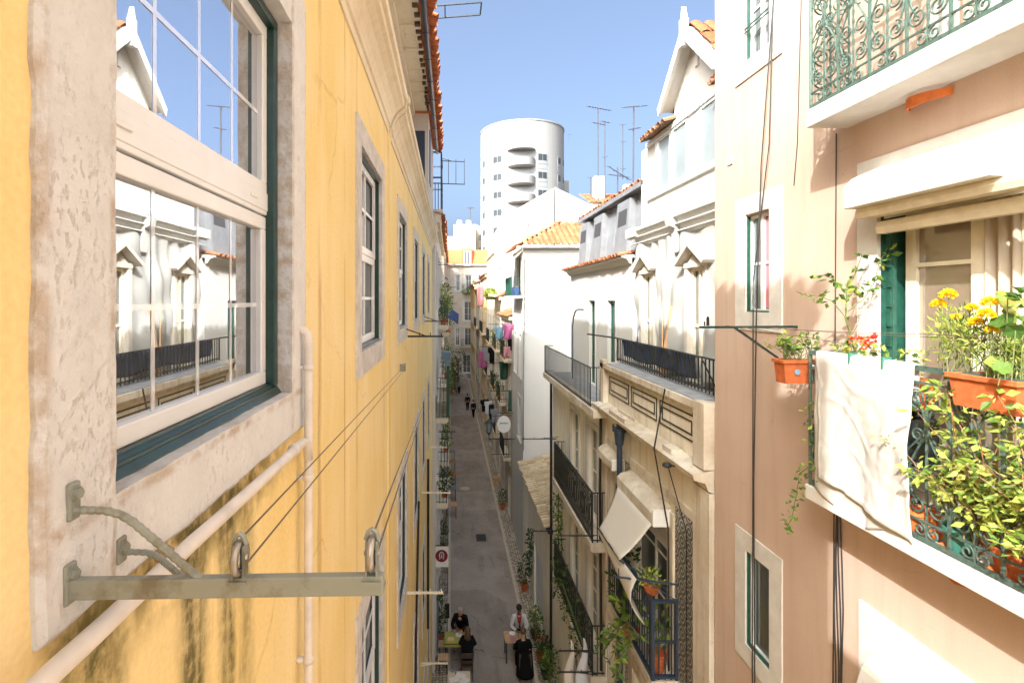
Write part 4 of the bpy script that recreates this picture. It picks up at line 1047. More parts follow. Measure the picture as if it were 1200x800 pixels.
for px, py, Y, r in ((1111, 346, 3.1, .05), (1100, 357, 3.15, .045), (1139, 361, 2.95, .035), (1160, 355, 2.8, .044), (1156, 369, 2.8, .046), (1144, 378, 2.9, .042), (1162, 387, 2.8, .034), (1120, 372, 3.05, .03)):
    p = pxp(px, py, Y); st.tube([(p.x, p.y, -.42), (p.x + .01, p.y, p.z - .05), p], .0032, 4); fl = MB()
    for k in range(150):
        q = rnd.uniform(0, 6.283); e = rnd.uniform(-.35, 1.5); d_ = Vector((math.cos(q) * math.cos(e), math.sin(q) * math.cos(e), math.sin(e) * .75)); fl.leaf(p + d_ * r * .45, d_ + Vector((rnd.gauss(0, .3), rnd.gauss(0, .3), rnd.gauss(.1, .3))), r * rnd.uniform(.4, .6), .8)
    part('flower', fl, 'yellowpetal', t)
part('stem', st, 'stem', t)
# broad leaves at the right edge
t = thing('squash_plant', 'broad leaved climbing plant at the right edge above the marigolds', 'plant', (2.98, 2.5, -.42))
m = MB(); st = MB()
for k in range(26):
    p = pxp(rnd.uniform(1168, 1215), rnd.uniform(340, 440), rnd.uniform(2.6, 3.0)); s = rnd.uniform(.03, .055)
    n = Vector((-.6, -.7, .7)) + Vector((rnd.gauss(0, .4),) * 1 + (rnd.gauss(0, .4), rnd.gauss(0, .4))); n.normalize(); a = n.orthogonal().normalized(); b = n.cross(a)
    ce = m.add(p - n * .012); rim = []
    for j in range(11):
        q = 6.283 * j / 11; rr = s * (1 + .14 * math.sin(5 * q)) * (.72 if j == 0 else 1); rim.append(m.add(p + a * math.cos(q) * rr + b * math.sin(q) * rr))
    for j in range(11): m.face((ce, rim[j], rim[(j + 1) % 11]))
    st.tube([(p.x, p.y + .02, -.44), p - n * .012], .003, 4)
m.bush(pxp(1205, 350, 2.6), (.05, .05, .03), 20, .05)
part('foliage', m, 'leaf', t); part('stem', st, 'stem', t)
# the big yellow green shrub behind the rail
t = thing('balcony_shrub', 'yellow green leafy shrub pushing through the rail of the planted balcony', 'plant', (3.05, 2.9, -1.5))
m = MB(); st = MB()
for _ in range(84):
    b = Vector((3.06 + rnd.gauss(0, .03), rnd.uniform(2.25, 3.0), -1.42)); e = Vector((rnd.uniform(2.80, 3.06), b.y + rnd.gauss(.03, .17), rnd.uniform(-1.25, -.50)))
    P = [b.lerp(e, i / 6) + Vector((rnd.gauss(0, .012), rnd.gauss(0, .015), .06 * math.sin(i / 6 * 3))) for i in range(7)]; st.tube(P, [.005 - .0005 * i for i in range(7)], 4)
    for i in range(2, 7):
        for _ in range(8):
            d = Vector((rnd.gauss(-.6, .8), rnd.gauss(0, .9), rnd.gauss(-.1, .6))); m.leaf(P[i] + d.normalized() * rnd.uniform(.01, .05), d, rnd.choice((.02, .03, .035, .045, .055, .07)) * rnd.uniform(.8, 1.2), rnd.uniform(.4, .65))
part('foliage', m, 'leafy', t); part('stem', st, 'wood', t)
t = thing('trailing_plant', 'trailing green plant at the far corner of the planted balcony', 'plant', (2.95, 4.22, -1.5))
m = MB(); st = MB()
for P in ([(2.98, 4.15, -1.3), (2.93, 4.30, -1.45), (2.92, 4.32, -1.62), (2.90, 4.35, -1.85), (2.87, 4.38, -1.95)], [(3.0, 4.15, -1.5), (2.96, 4.2, -1.1), (2.97, 4.22, -.85)], [(3.02, 4.1, -1.5), (3.02, 4.2, -1.2), (3.05, 4.2, -1.0)]):
    P = [Vector(p) for p in P]; st.tube(P, .004, 4)
    for p, q in zip(P, P[1:]):
        for _ in range(16): m.leaf(p.lerp(q, rnd.random()) + Vector((rnd.gauss(0, .025), rnd.gauss(0, .025), rnd.gauss(0, .025))), (rnd.gauss(-.3, 1), rnd.gauss(0, 1), rnd.gauss(0, .6)), rnd.uniform(.03, .06), .6)
part('foliage', m, 'leaf', t); part('stem', st, 'stem', t)
def pot(label, x, y, z, r, h, mat, saucer=True):
    t = thing('flower_pot', label, 'pot', (x, y, z))
    m = MB().lathe([(r * .7, 0), (r * .97, h * .82), (r * 1.06, h * .82), (r * 1.06, h), (r * .92, h), (r * .88, h * .8), (0.001, h * .78)], (x, y, z), 18); part('body', m, mat, t)
    if saucer: part('saucer', MB().lathe([(r * .9, -.0), (r * 1.2, .025), (r * 1.12, .025), (r * .85, .008)], (x, y, z + .001), 18), 'orange', t)
    return t
pot('orange clay pot on the balcony floor just beside the towel', 3.07, 3.33, -1.525, .085, .17, 'orange')
pot('green plastic pot on the balcony floor in front of the shrub', 3.07, 3.08, -1.525, .085, .16, 'greenpot')
pot('terracotta pot on the balcony floor behind the towel', 3.12, 3.58, -1.525, .09, .18, 'terracotta')
pot('brown pot on the balcony floor deep under the shrub', 3.08, 2.80, -1.525, .09, .17, 'terracotta')
m = MB().box(3.05, 3.22, 3.36, 3.5, -1.1, -.78); m.box(3.06, 3.2, 3.37, 3.49, -.78, -.74)
solo('watering_can', 'dark container standing behind the rail next to the towel', 'container', m, 'iron', bevel=.02)
# ================================================================== old tiled house (O)  Y 6.39..11
OH = thing('old_house', 'old weathered house with patterned tiles, a parapet terrace and a white tarpaulin covered mansard', 'house', (XR, 8.7, GZ))
O0, O1 = 6.42, 10.98
oh_near = (7.75, 9.25, -5.5, -3.35); oh_far = (9.85, 10.65, -5.5, -3.2); oh_l1 = (7.75, 9.25, -8.7, -6.6); oh_l2 = (9.85, 10.65, -8.7, -6.6)
part('wall', wall_mb(FRT, O0 + .03, O1, GZ, -1.55 + .13, [oh_near, oh_far, oh_l1, oh_l2], 6, .2), 'cream', OH)
m = MB(FRT)                                           # parapet panel and cornices
m.box(O0, O1, -.3, .10, -1.42, -1.32); m.box(O0 + .005, O1, -.3, .045, -1.50, -1.421); m.box(O0 - .006, O0 + .28, -.01, .13, -2.125, -1.30); m.box(O1 - .22, O1, -.01, .10, -2.2, -1.25)
part('parapet', m, 'oldstone', OH)
m = MB(FRT)
L0, L1 = O0 + .42, O1 - .30; n = 3
for i in range(n):
    a, b = L0 + (L1 - L0) * i / n + .06, L0 + (L1 - L0) * (i + 1) / n - .06
    for k in (0, 1):
        e = .085 * k; aa, bb, cc, dd = a + e, b - e, -1.93 + e, -1.56 - e
        m.box(aa, bb, .0, .012, dd - .02, dd); m.box(aa, bb, .0, .012, cc, cc + .02); m.box(aa, aa + .02, .0, .012, cc + .021, dd - .021); m.box(bb - .02, bb, .0, .012, cc + .021, dd - .021)
part('panel_moulding', m, 'iron', OH)
m = MB(FRT)
q = O0 + .009
m.prism([(q, -.01, -2.42), (q, .06, -2.40), (q, .10, -2.30), (q, .24, -2.26), (q, .26, -2.19), (q, -.01, -2.13)], (O1 - O0, 0, 0))
m.box(7.2, 7.5, .03, .2, -2.165, -2.1); m.box(9.0, 9.9, .02, .06, -2.16, -2.09); m.box(9.0, 9.9, .20, .24, -2.19, -2.10)
part('cornice', m, 'oldstone', OH)
m = MB(FRT)
m.box(O0 + .016, O0 + .45, -.01, .05, GZ, -2.43); m.box(O1 - .25, O1, .0, .05, GZ, -2.43); m.box(O0 + .46, O1 - .26, .0, .035, -2.98, -2.86); m.box(O0 + .46, O1 - .26, .0, .04, -6.25, -6.05)
part('pilaster', m, 'oldstone', OH)
m = MB(FRT).box(O0 + .46, 7.50, .0, .008, -9, -3.0); m.box(9.42, 9.66, .0, .008, -9, -3.0)
part('tile_panel', m, 'azulejo', OH)
wn = window(OH, FRT, *oh_near, .2, 'oldstone', 'cream_paint', 'glass', 2, 3, .1, .07, sill=0)
window(OH, FRT, *oh_far, .16, 'oldstone', 'cream_paint', 'glass', 2, 3, .1, .06, sill=0)
window(OH, FRT, *oh_l1, .2, 'oldstone', 'cream_paint', 'glass', 2, 3, .1, .07, sill=0); window(OH, FRT, *oh_l2, .16, 'oldstone', 'cream_paint', 'glass', 2, 3, .1, .06, sill=0)
m = MB(FRT)
for h in (oh_near, oh_far):
    for k in range(9): m.box(h[0] + .05, h[1] - .05, -.06, -.045, h[3] - .06 - k * .055, h[3] - .015 - k * .055)
part('roller_slats', m, 'canvas', OH)
t = thing('roller_shutter_box', 'long weathered shutter box holding the cream awning on the old house', 'shutter box', (XR, 8.5, -3.3))
m = MB(FRT).prism([(7.68, w, v) for w, v in ((.0, -3.38), (.27, -3.38), (.27, -3.20), (.2, -3.13), (.0, -3.08))], (1.64, 0, 0)); part('box', m, 'oldstone', t)
part('end_cap', MB(FRT).box(7.655, 7.678, .0, .275, -3.385, -3.13), 'signwhite', t)
t = thing('roller_shutter_box', 'small weathered shutter box over the far window of the old house', 'shutter box', (XR, 10.2, -3.2))
m = MB(FRT).prism([(9.78, w, v) for w, v in ((.0, -3.24), (.22, -3.24), (.22, -3.10), (.15, -3.03), (.0, -2.98))], (.95, 0, 0)); part('box', m, 'oldstone', t); part('end_cap', MB(FRT).box(9.76, 9.779, .0, .225, -3.245, -3.03), 'signwhite', t)
# awning
AW = thing('awning', 'cream canvas awning let down from the old house over its balcony', 'awning', (2.7, 8.5, -3.9))
m = MB()
def awn(i, j):
    y0, y1 = 7.72 + .02 * j, 9.28 - .48 * j
    return Vector((3.03 - .48 * j, y0 + (y1 - y0) * i, -3.37 - .55 * j - .04 * math.sin(j * 3.1) + .012 * math.sin(i * 12) * j))
m.grid(awn, 18, 10); part('canopy', m, 'canvas', AW, solid=.008, smooth=True)
m = MB()
def awn2(i, j):
    y = 8.85 - 1.55 * i; x = 2.55 + .10 * i - .10 * math.sin(j * 3.14) * (.4 + i); z = -3.93 - .04 * i - (.20 + .45 * i) * j
    return Vector((x + .12 * j, y, z))
m.grid(awn2, 18, 10); part('curtain', m, 'canvas', AW, solid=.008, smooth=True)
m = MB().tube([(2.55, 8.82, -3.925), (2.56, 7.72, -3.925)], .014, 6); m.bar((3.25, 7.72, -4.35), (2.56, 7.73, -3.925), .02, .02); m.bar((3.25, 9.2, -4.35), (2.56, 8.8, -3.925), .02, .02); part('arm', m, 'bluepaint', AW)
# blue balcony
BB = MB(FRT).box(7.40, 9.5, -.02, .40, -5.62, -5.50); s = part('balcony', BB, 'oldstone', OH)
m = MB(); railing_bars(m, FRT, 7.43, 9.45, .37, -5.50, -4.36, .10, .011, rail=.035)
for w in (.02, .37): m.bar(FRT(7.43, w, -5.5), FRT(7.43, w, -4.34), .05, .05)
m.bar(FRT(7.43, .02, -4.95), FRT(7.43, .37, -4.95), .03, .03)
part('railing', m, 'bluepaint', s)
m = MB().bar((2.40, 7.46, -4.02), (3.26, 7.30, -4.05), .025, .02); m.bar((2.45, 7.46, -4.02), (2.45, 7.46, -3.9), .012, .012); m.bar((2.8, 7.4, -4.03), (3.26, 7.3, -4.3), .012, .012)
solo('drying_rack', 'grey clothes arm in front of the tile panel of the old house', 'bracket', m, 'bluepaint')
potplant('terracotta pot with a leggy plant in the end of the blue balcony', (3.08, 7.62, -5.5), .7, .18, 'leaf', 60, .12, 'terracotta', .12, .28)
potplant('terracotta trough of green and red leaves on top of the blue railing', (3.0, 7.65, -4.36), .2, .17, 'leafy', 110, .07, 'terracotta', .12, .12)
potplant('broad leaved plant leaning out of the blue balcony', (2.92, 8.3, -5.5), .75, .26, 'leaf', 50, .2)
potplant('dark climbing plant behind the blue railing under the awning', (3.05, 9.0, -5.5), 1.3, .25, 'leafdark', 200, .1)
t = thing('spider_plant', 'long arching green stems hanging from the blue balcony', 'plant', (2.8, 7.9, -5.3)); m = MB(); st = MB()
for k in range(9):
    e = Vector((2.55 + rnd.gauss(0, .1), 7.9 + rnd.uniform(-.3, .5), -5.35 + rnd.gauss(-.15, .15))); b = Vector((2.93, 7.9, -5.2)); P = [b.lerp(e, i / 6) + Vector((0, 0, .22 * math.sin(i / 6 * 3.14))) for i in range(7)]; st.tube(P, .008, 4)
    for p in P[3:]:
        for _ in range(3): m.leaf(p, (rnd.gauss(-.5, .6), rnd.gauss(0, .8), rnd.gauss(-.2, .4)), rnd.uniform(.08, .16), .5)
part('foliage', m, 'leaf', t); part('stem', st, 'stem', t)
# rainwater hopper and pipe
m = MB().lathe([(.05, -GZ * 0 - 3.1), (.05, -2.72), (.075, -2.68), (.09, -2.55), (.10, -2.45), (.13, -2.44), (.13, -2.38), (.06, -2.38), (.05, -2.15)], (XR - .15, 9.55, 0), 12); m.tube([(XR - .15, 9.55, -3.1), (XR - .13, 9.55, GZ)], .05, 10)
for k in range(8): q = 6.283 * k / 8; m.tube([(XR - .15 + .12 * math.cos(q), 9.55 + .12 * math.sin(q), -2.38), (XR - .15 + .12 * math.cos(q), 9.55 + .12 * math.sin(q), -2.32)], .015, 4)
solo('rainwater_pipe', 'dark blue rainwater hopper and downpipe on the old house', 'downpipe', m, 'bluepaint', smooth=False)
m = MB().ball((XR - .30, 7.1, -2.28), .07, 8, sq=(1, 1, .55)); m.tube([(XR - .3, 7.1, -2.28), (XR - .2, 6.9, -2.24)], .012, 4)
solo('flood_lamp', 'small dark lamp under the cornice of the old house', 'lamp', m, 'iron')
cable('thin dark cable sagging down the front of the old house', [(XR - .14, 7.55, -1.3), (XR - .28, 7.6, -2.2), (XR - .06, 7.62, -3.4), (XR - .05, 7.6, -9)], .012)
cable('pale cable down the tile panel of the old house', [(XR - .30, 7.05, -2.3), (XR - .03, 7.1, -3.2), (XR - .03, 7.12, -9)], .008)
# terrace rail with the blue cloth
t = thing('terrace_railing', 'dark iron railing along the parapet terrace of the old house', 'railing', (3.55, 9, -1.3))
fr_t = Fr((3.55, 0, 0), (0, 1, 0), (-1, 0, 0)); m = MB(); railing_bars(m, fr_t, 6.6, 10.9, 0, -1.28, -.80, .105, .011, ends=False, rail=.022); part('bars', m, 'iron', t)
m = MB().bar((3.55, 6.6, -.80), (3.95, 6.6, -.80), .03, .03); m.bar((3.55, 10.9, -.8), (3.1, 11.6, -.76), .03, .03)
for y in (7.2, 8.4, 9.6): m.bar((3.55, y, -.85), (3.85, y + .2, -1.3), .014, .014)
part('stay', m, 'iron', t)
m = MB(FRT).box(O0 + .02, O1, -.9, -.305, -1.335, -1.315); m.box(O0 + .3, O1 - .3, -.3, .06, -1.318, -1.306); part('terrace', m, 'lead', OH)
m = MB(); m.grid(lambda i, j: Vector((3.60 + .02 * math.sin(i * 30) + .03 * j, 7.55 + 3.1 * i, -.80 - (.36 + .02 * math.sin(i * 11)) * j - .008 * abs(math.sin(i * 12)))), 60, 6)
solo('navy_cloth', 'long dark blue cloth hung behind the bars of the terrace railing', 'cloth', m, 'bluecloth', solid=.01, smooth=True)
# mansard, draped in white tarpaulin
mb = MB(); mb.prism([(3.93, O0, -1.33), (3.95, O0, 1.10), (3.90, O0, 1.12), (3.80, O0, 1.40), (3.80, O0, 1.48), (3.98, O0, 1.52), (3.98, O0, 3.1), (9, O0, 3.1), (9, O0, -1.33)], (0, O1 - O0 - .3, 0))
part('mansard_wall', mb, 'white', OH)
m = MB()
for z in (1.16, 1.28, 1.40): m.box(3.80 - (z - 1.16) * .3, 3.84, O0, O1 - .1, z, z + .018)
m.box(3.72, 3.85, O1 - .62, O1 - .1, 1.30, 1.49); m.prism([(3.84, 8.62, 1.45), (3.66, 8.62, 1.42), (3.70, 8.62, 1.26), (3.78, 8.62, 1.22), (3.84, 8.62, .82)], (0, .18, 0)); m.ball((3.72, 8.7, 1.50), .06, 6)
part('cornice_moulding', m, 'white', OH)
def tarp(i, j):
    y = O0 + .1 + (O1 - O0 - .5) * i; z = 1.12 - 2.3 * j
    w = .05 + .05 * math.sin(i * 21 + j * 2) * (.3 + j) + .035 * math.sin(i * 47 - j * 6 + 2 * math.sin(i * 9)) + .02 * math.sin(j * 17 + i * 13)
    return Vector((3.90 - max(.0, w) - .04 * j, y, z + .03 * math.sin(i * 15)))
m = MB(); nu, nv = 90, 40
I = [[m.add(tarp(i / nu, j / nv)) for j in range(nv + 1)] for i in range(nu + 1)]
dorm = ((7.98, .26), (9.96, .26))
for i in range(nu):
    for j in range(nv):
        p = tarp((i + .5) / nu, (j + .5) / nv)
        if any(abs(p.y - c) < hw + .02 and p.z < .62 for c, hw in dorm): continue
        m.face((I[i][j], I[i + 1][j], I[i + 1][j + 1], I[i][j + 1]))
part('tarpaulin', m, 'tarp', OH, smooth=True)
for c, hw in dorm:
    m = MB()
    m.box(3.80, 3.95, c - hw - .09, c - hw, -1.3, .56); m.box(3.80, 3.95, c + hw, c + hw + .09, -1.3, .56); m.box(3.79, 3.95, c - hw - .10, c + hw + .10, .52, .60)
    m.prism([(3.82, c - .28, .60), (3.82, c, .78), (3.82, c + .28, .60)], (.1, 0, 0))
    d = part('dormer', m, 'offwhite', OH)
    m = MB()
    for s in (-1, 1): m.prism([(3.68, c + s * .50, .60), (3.68, c, .92), (3.68, c, .85), (3.68, c + s * .46, .555)], (.34, 0, 0))
    part('pediment', m, 'offwhite', d)
    m = MB(); ring(MBt := MB(Fr((3.95, 0, 0), (0, 1, 0), (-1, 0, 0))), c - hw, c + hw, -1.3, .52, .055, .02, .07); MBt.box(c - .03, c + .03, .02, .066, -1.25, .47); MBt.box(c - hw + .055, c + hw - .055, .02, .06, -.42, -.38)
    part('window_frame', MBt, 'cream_paint', d); part('pane', MB(Fr((3.95, 0, 0), (0, 1, 0), (-1, 0, 0))).box(c - hw + .04, c + hw - .04, .022, .03, -1.26, .48), 'glass', d)
m = MB().bar((3.70, 8.95, -1.3), (3.86, 9.25, .35), .02, .16); m.bar((3.66, 8.85, -1.3), (3.84, 8.80, -.1), .02, .12)
solo('wooden_plank', 'bare wooden planks leaning against the tarpaulin between the dormer windows', 'planks', m, 'woodlight')
# attic windows and gable
FA = Fr((3.98, 0, 0), (0, 1, 0), (-1, 0, 0))
m = MB(FA).box(O0, 10.3, .0, .05, 2.0, 2.06); m.box(O0, 10.3, -.01, .06, 3.06, 3.14)
att = part('attic_window', m, 'pvc', OH)
m = MB(FA)
for a, b in ((6.5, 7.0), (7.02, 7.5), (7.52, 8.12), (8.55, 9.15), (9.2, 9.78)): ring(m, a, b, 2.06, 3.06, .05, -.01, .035)
m.box(9.78, 9.86, -.02, .04, 2.06, 3.06); m.box(8.12, 8.55, -.01, .02, 2.06, 3.06)
part('window_frame', m, 'pvc', att); 
for a, b in ((6.5, 7.0), (7.02, 7.5), (7.52, 8.12), (8.55, 9.15), (9.2, 9.78)): part('pane', MB(FA).box(a + .04, b - .04, .004, .012, 2.1, 3.02), 'glasssky', att)
m = MB().box(4.0, 7, O1 - 1.18, O1 - 1.14, 2.06, 3.06); part('attic_side_window', m, 'glasssky', OH)
tiles((3.78, 8.95, 3.13), (0, 1.15, 0), (2.2, 0, .75), 'roof', 'tiledark', OH, .15, .4, .05, .03); tiles((3.78, O0, 3.13), (0, 1.0, 0), (2.2, 0, .75), 'roof', 'tiledark', OH, .17, .4, .05, .03)
gc, gw, ge, gp = 8.2, .98, 3.42, 4.40
m = MB().prism([(3.96, gc - gw + .12, 3.06), (3.96, gc + gw - .12, 3.06), (3.96, gc + gw - .12, 3.50), (3.96, gc, gp - .10), (3.96, gc - gw + .12, 3.50)], (2.6, 0, 0)); G = part('gable', m, 'white', OH)
m = MB()
for s in (-1, 1):
    m.prism([(3.70, gc + s * gw, ge), (3.70, gc, gp), (3.70, gc, gp - .20), (3.70, gc + s * (gw - .04), ge - .14)], (.06, 0, 0)); m.prism([(3.76, gc + s * gw, ge - .02), (3.76, gc, gp - .02), (3.76, gc, gp - .06), (3.76, gc + s * gw, ge - .06)], (.22, 0, 0))
m.box(3.68, 3.79, gc - .05, gc + .05, gp - .34, gp + .10); m.prism([(3.70, gc - .06, gp + .10), (3.70, gc, gp + .30), (3.70, gc + .06, gp + .10)], (.07, 0, 0))
m.prism([(3.93, gc - .05, 3.75), (3.93, gc + .05, 3.75), (3.93, gc + .05, 3.9), (3.93, gc, 3.98), (3.93, gc - .05, 3.9)], (.04, 0, 0))
part('barge_board', m, 'white', G)
for s in (-1, 1): tiles((3.80, gc + s * (gw + .03), ge), (2.7, 0, 0), (0, -s * gw, gp - ge + .01), 'gable_roof', 'tile', OH, .22, .4, .04)

# ================================================================== white house with zinc mansard (W)  Y 11..16.5
WH = thing('white_house', 'white house with a grey zinc mansard attic and three iron balconies', 'house', (XR, 13.7, GZ))
W0, W1_ = 11.0, 16.5
hs = []
for z in (-5.1, -7.9, -10.7):
    for c in (11.9, 13.6): hs.append((c - .42, c + .42, z, z + 2.15))
part('wall', wall_mb(FRT, W0, W1_, GZ, -2.38, hs, 6, .2), 'cream2', WH)
m = MB().box(XR - .05, 9, W0, W1_, -2.379, -2.30); part('terrace', m, 'lead', WH)
for h in hs: window(WH, FRT, *h, .14, 'stone2', 'cream_paint', 'glass', 2, 4, .1, .06, sill=0)
FW = Fr((3.9, 0, 0), (0, 1, 0), (-1, 0, 0))
ws = [(12.4 - .30, 12.4 + .30, -2.29, .0), (14.1 - .30, 14.1 + .30, -2.29, .0)]
part('attic_wall', wall_mb(FW, W0, 16.6, -2.3, .92, ws, 5, .2), 'white', WH)
for h in ws: window(WH, FW, *h, .06, 'white', 'greenmid', 'glass', 2, 3, .08, .07, sill=0, proud=.01)
m = MB(FW).prism([(W0, w, v) for w, v in ((-.02, .78), (.05, .80), (.12, .90), (.2, .93), (.2, .97), (-.1, 1.0))], (5.7, 0, 0)); part('cornice', m, 'offwhite', WH)
tiles((3.68, W0 + .05, .97), (0, 5.65, 0), (.42, 0, .10), 'eave_tiles', 'tile', WH, .16, .42, .04)
m = MB().prism([(4.02, 16.4, 1.0), (4.22, 16.0, 2.42), (4.22, 10.6, 2.42), (4.02, 10.6, 1.0)], (4.5, 0, 0))
zm = part('mansard', m, 'zinc', WH)
m = MB()
y = 10.9
while y < 16.1: m.bar((4.01, y, 1.02), (4.205, y, 2.42), .022, .03, up=(1, 0, 0)); y += .62
m.box(3.98, 4.5, 10.6, 16.1, 2.40, 2.50)
part('seam', m, 'zinc', zm)
for y in (11.9, 13.9, 15.4):
    m = MB().prism([(3.93, y - .42, 1.06), (3.93, y + .42, 1.06), (4.02, y + .42, 2.30), (4.02, y - .42, 2.30)], (.3, 0, 0)); d = part('dormer', m, 'zinc', WH)
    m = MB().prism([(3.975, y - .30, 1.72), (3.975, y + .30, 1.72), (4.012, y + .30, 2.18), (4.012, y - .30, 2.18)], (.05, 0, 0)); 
    part('pane', m, 'zincshade', d)  # dark sheet on the dormer front, coloured as the shade inside its recess
tiles((4.05, 10.6, 2.52), (0, 5.5, 0), (2.4, 0, .6), 'roof', 'tile', WH, .2, .4, .04)
t_rail = MB(); 
s = MB(FRT).box(W0 - .3, W1_, -.02, .32, -2.46, -2.302); bs = part('balcony', s, 'oldstone', WH); railing_bars(t_rail, FRT, W0 + .1, W1_ - .05, .27, -2.30, -1.45, .12, .009, rail=.02); part('railing', t_rail, 'iron', bs)
for z in (-5.1, -7.9):
    balcony(WH, FRT, W0 - .25, 14.75, .36, z, 1.05, 'iron', 'oldstone', .16, .10, .0115)
m = MB().tube([Vector((3.62, 13.6 + .55 * math.cos(q) - .55, -1.0 + .75 * math.sin(q) + .45)) for q in [math.pi / 2 + i * math.pi / 20 for i in range(-0, 11)]][::-1] if False else [(3.6, 15.1, -2.3), (3.6, 15.1, -.8), (3.6, 15.0, -.5), (3.6, 14.75, -.3), (3.6, 14.4, -.25), (3.6, 13.9, -.25)], .02, 6)
solo('bent_pipe', 'grey pipe bent over like a hook on the terrace of the white house', 'pipe', m, 'mast')
for lab, z, x in (('clothes arm at the near end of the second balcony of the white house', -5.0, 2.3), ('clothes arm by the flags on the lowest balcony of the white house', -7.45, 2.3), ('second clothes arm by the flags on the lowest balcony of the white house', -7.9, 2.2)):
    arm_bracket(lab, 10.9, z, .75, True, 'iron', 3.05, -1, 'clothes arms on the white house')
arm_bracket('clothes arm reaching out past the second balcony of the white house', 15.0, -4.05, 1.0, True, 'iron', 3.1, -1, 'clothes arms on the white house')
arm_bracket('clothes arm on the lowest balcony end of the white house', 14.9, -6.7, .7, True, 'iron', 3.1, -1, 'clothes arms on the white house')
def flag(label, px, py, Y, w, h, mat):
    p = ay(Y, px, py); m = MB()
    m.grid(lambda i, j: p + Vector(((i - .5) * w * (.10 + 1.5 * j) + .03 * math.sin(j * 9), .05 * math.sin(i * 5 + j * 3) + .12 * i, -h * j)), 8, 10)
    return solo('hanging_cloth', label, 'cloth', m, mat, solid=.01, smooth=True)
flag('cream cloth hung in a point low by the white house', 670, 752, 11.3, .28, 1.3, 'canvas')
flag('pale blue grey cloth hung in a point low by the white house', 685, 750, 11.0, .32, 1.4, 'whitec')
def climber(label, pts, r, n, mat, leaf=.1):
    t = thing('climbing_plant', label, 'plant', pts[0]); m = MB(); st = MB().tube(pts, .02, 5)
    for p, q in zip(pts, pts[1:]): m.bush((Vector(p) + Vector(q)) / 2, (r, r * 1.6, (Vector(q) - Vector(p)).length * .6), n, leaf, .6, 0)
    part('foliage', m, mat, t); part('stem', st, 'stem', t); return t
climber('ivy strip climbing the corner of the white house', [(3.18, 15.0, -7.8), (3.18, 15.1, -6.7), (3.2, 15.2, -5.6)], .12, 130, 'leaf', .1)
climber('green creeper tangled in the lowest balcony railing of the white house', [(2.95, 14.6, -7.9), (2.93, 13.6, -7.4), (2.93, 12.4, -7.5), (2.93, 11.2, -7.6)], .16, 130, 'leafdark', .1)
climber('creeper hanging along the low annex wall', [(3.22, 20.3, -9.2), (3.2, 20.6, -10), (3.2, 20.8, -11)], .14, 110, 'leafdark', .12)
wire('thick_cable', 'bundle of dark cables hanging between the old house and the white house', [(XR - .08, 10.95, -1.5), (XR - .1, 10.97, -4), (XR - .08, 10.95, -8), (XR - .08, 10.95, GZ)], .03, 'cable', 0, 4, 'cable')
wire('thick_cable', 'dark downpipe on the corner of the white house and the annex', [(XR - .08, 16.4, -2.5), (XR - .08, 16.45, GZ)], .045, 'cable', 0, 4, 'pipe')

# ================================================================== low annex, Y 16.5..23.3
AN = thing('low_annex', 'low pale annex with a tiled lean-to roof beside the street', 'house', (XR, 19.9, GZ))
part('wall', wall_mb(FRT, 16.52, 23.28, GZ, -7.35, [(18.4, 20.2, GZ + .1, -9.5), (21.3, 22.2, GZ + .1, -9.6)], 5, .15), 'cream2', AN)
m = MB(FRT).box(18.45, 20.15, -.10, -.06, GZ + .1, -9.55); m.box(21.35, 22.15, -.10, -.06, GZ + .1, -9.65); part('gate', MB(FRT).box(21.35, 22.15, -.10, -.06, GZ + .1, -9.65), 'muntin', AN); part('gate', MB(FRT).box(18.45, 20.15, -.10, -.06, GZ + .1, -9.55), 'muntin', AN)
tiles((XR - .22, 16.55, -7.36), (0, 6.7, 0), (2.6, 0, .7), 'roof', 'tileold', AN, .22, .4, .04)
m = MB(FRT).box(16.5, 23.28, .0, .16, -7.52, -7.40); part('gutter', m, 'iron', AN)

# ================================================================== tall white house with the orange roof (V) Y 23.3..
VH = thing('white_house', 'tall blank walled white house with an orange hipped tile roof and a small awning', 'house', (XR, 26, GZ))
part('wall', wall_mb(FRT, 23.3, 27.3, GZ, 2.45, [(23.9, 25.4, .25, 2.1), (23.8, 24.6, -3.6, -1.6), (25.6, 26.4, -3.6, -1.6), (24, 25, -6.6, -4.6)], 7, .3), 'white', VH)
for h in ((23.9, 25.4, .25, 2.1), (23.8, 24.6, -3.6, -1.6), (25.6, 26.4, -3.6, -1.6), (24, 25, -6.6, -4.6)): window(VH, FRT, *h, .12, 'stone2', 'greenmid', 'glassfar', 2, 2, .1, .06)
tiles((XR - .3, 22.95, 2.5), (7, 0, 0), (0, 2.4, 1.35), 'roof', 'tile', VH, .26, .45, .06, keep=lambda u, v: u > v * .87); tiles((XR - .3, 22.95, 2.5), (0, 4.5, 0), (2.4, 0, 1.35), 'roof', 'tile', VH, .26, .45, .06, keep=lambda u, v: u > v * .87)
m = MB().box(XR - .3, 10, 22.99, 23.28, 2.38, 2.46); part('cornice', m, 'white', VH)
m = MB().box(XR + .02, 6, 23.27, 23.32, .05, .14); part('band', m, 'white', VH)
m = MB(FRT).box(23.31, 26.2, -.02, .55, .1, .22); b_ = part('balcony', m, 'offwhite', VH); m = MB(); railing_bars(m, FRT, 23.4, 26.1, .5, .22, 1.1, .12, .012); part('railing', m, 'greenmid', b_)
m = MB(); m.grid(lambda i, j: Vector((XR - .02 - 1.0 * j, 23.45 + 2.7 * i, 2.25 - .75 * j - .08 * math.sin(j * 3) + .03 * math.sin(i * 9))), 12, 8)
solo('awning', 'small off white awning high over the balcony of the blank white house', 'awning', m, 'canvas', solid=.02, smooth=True)
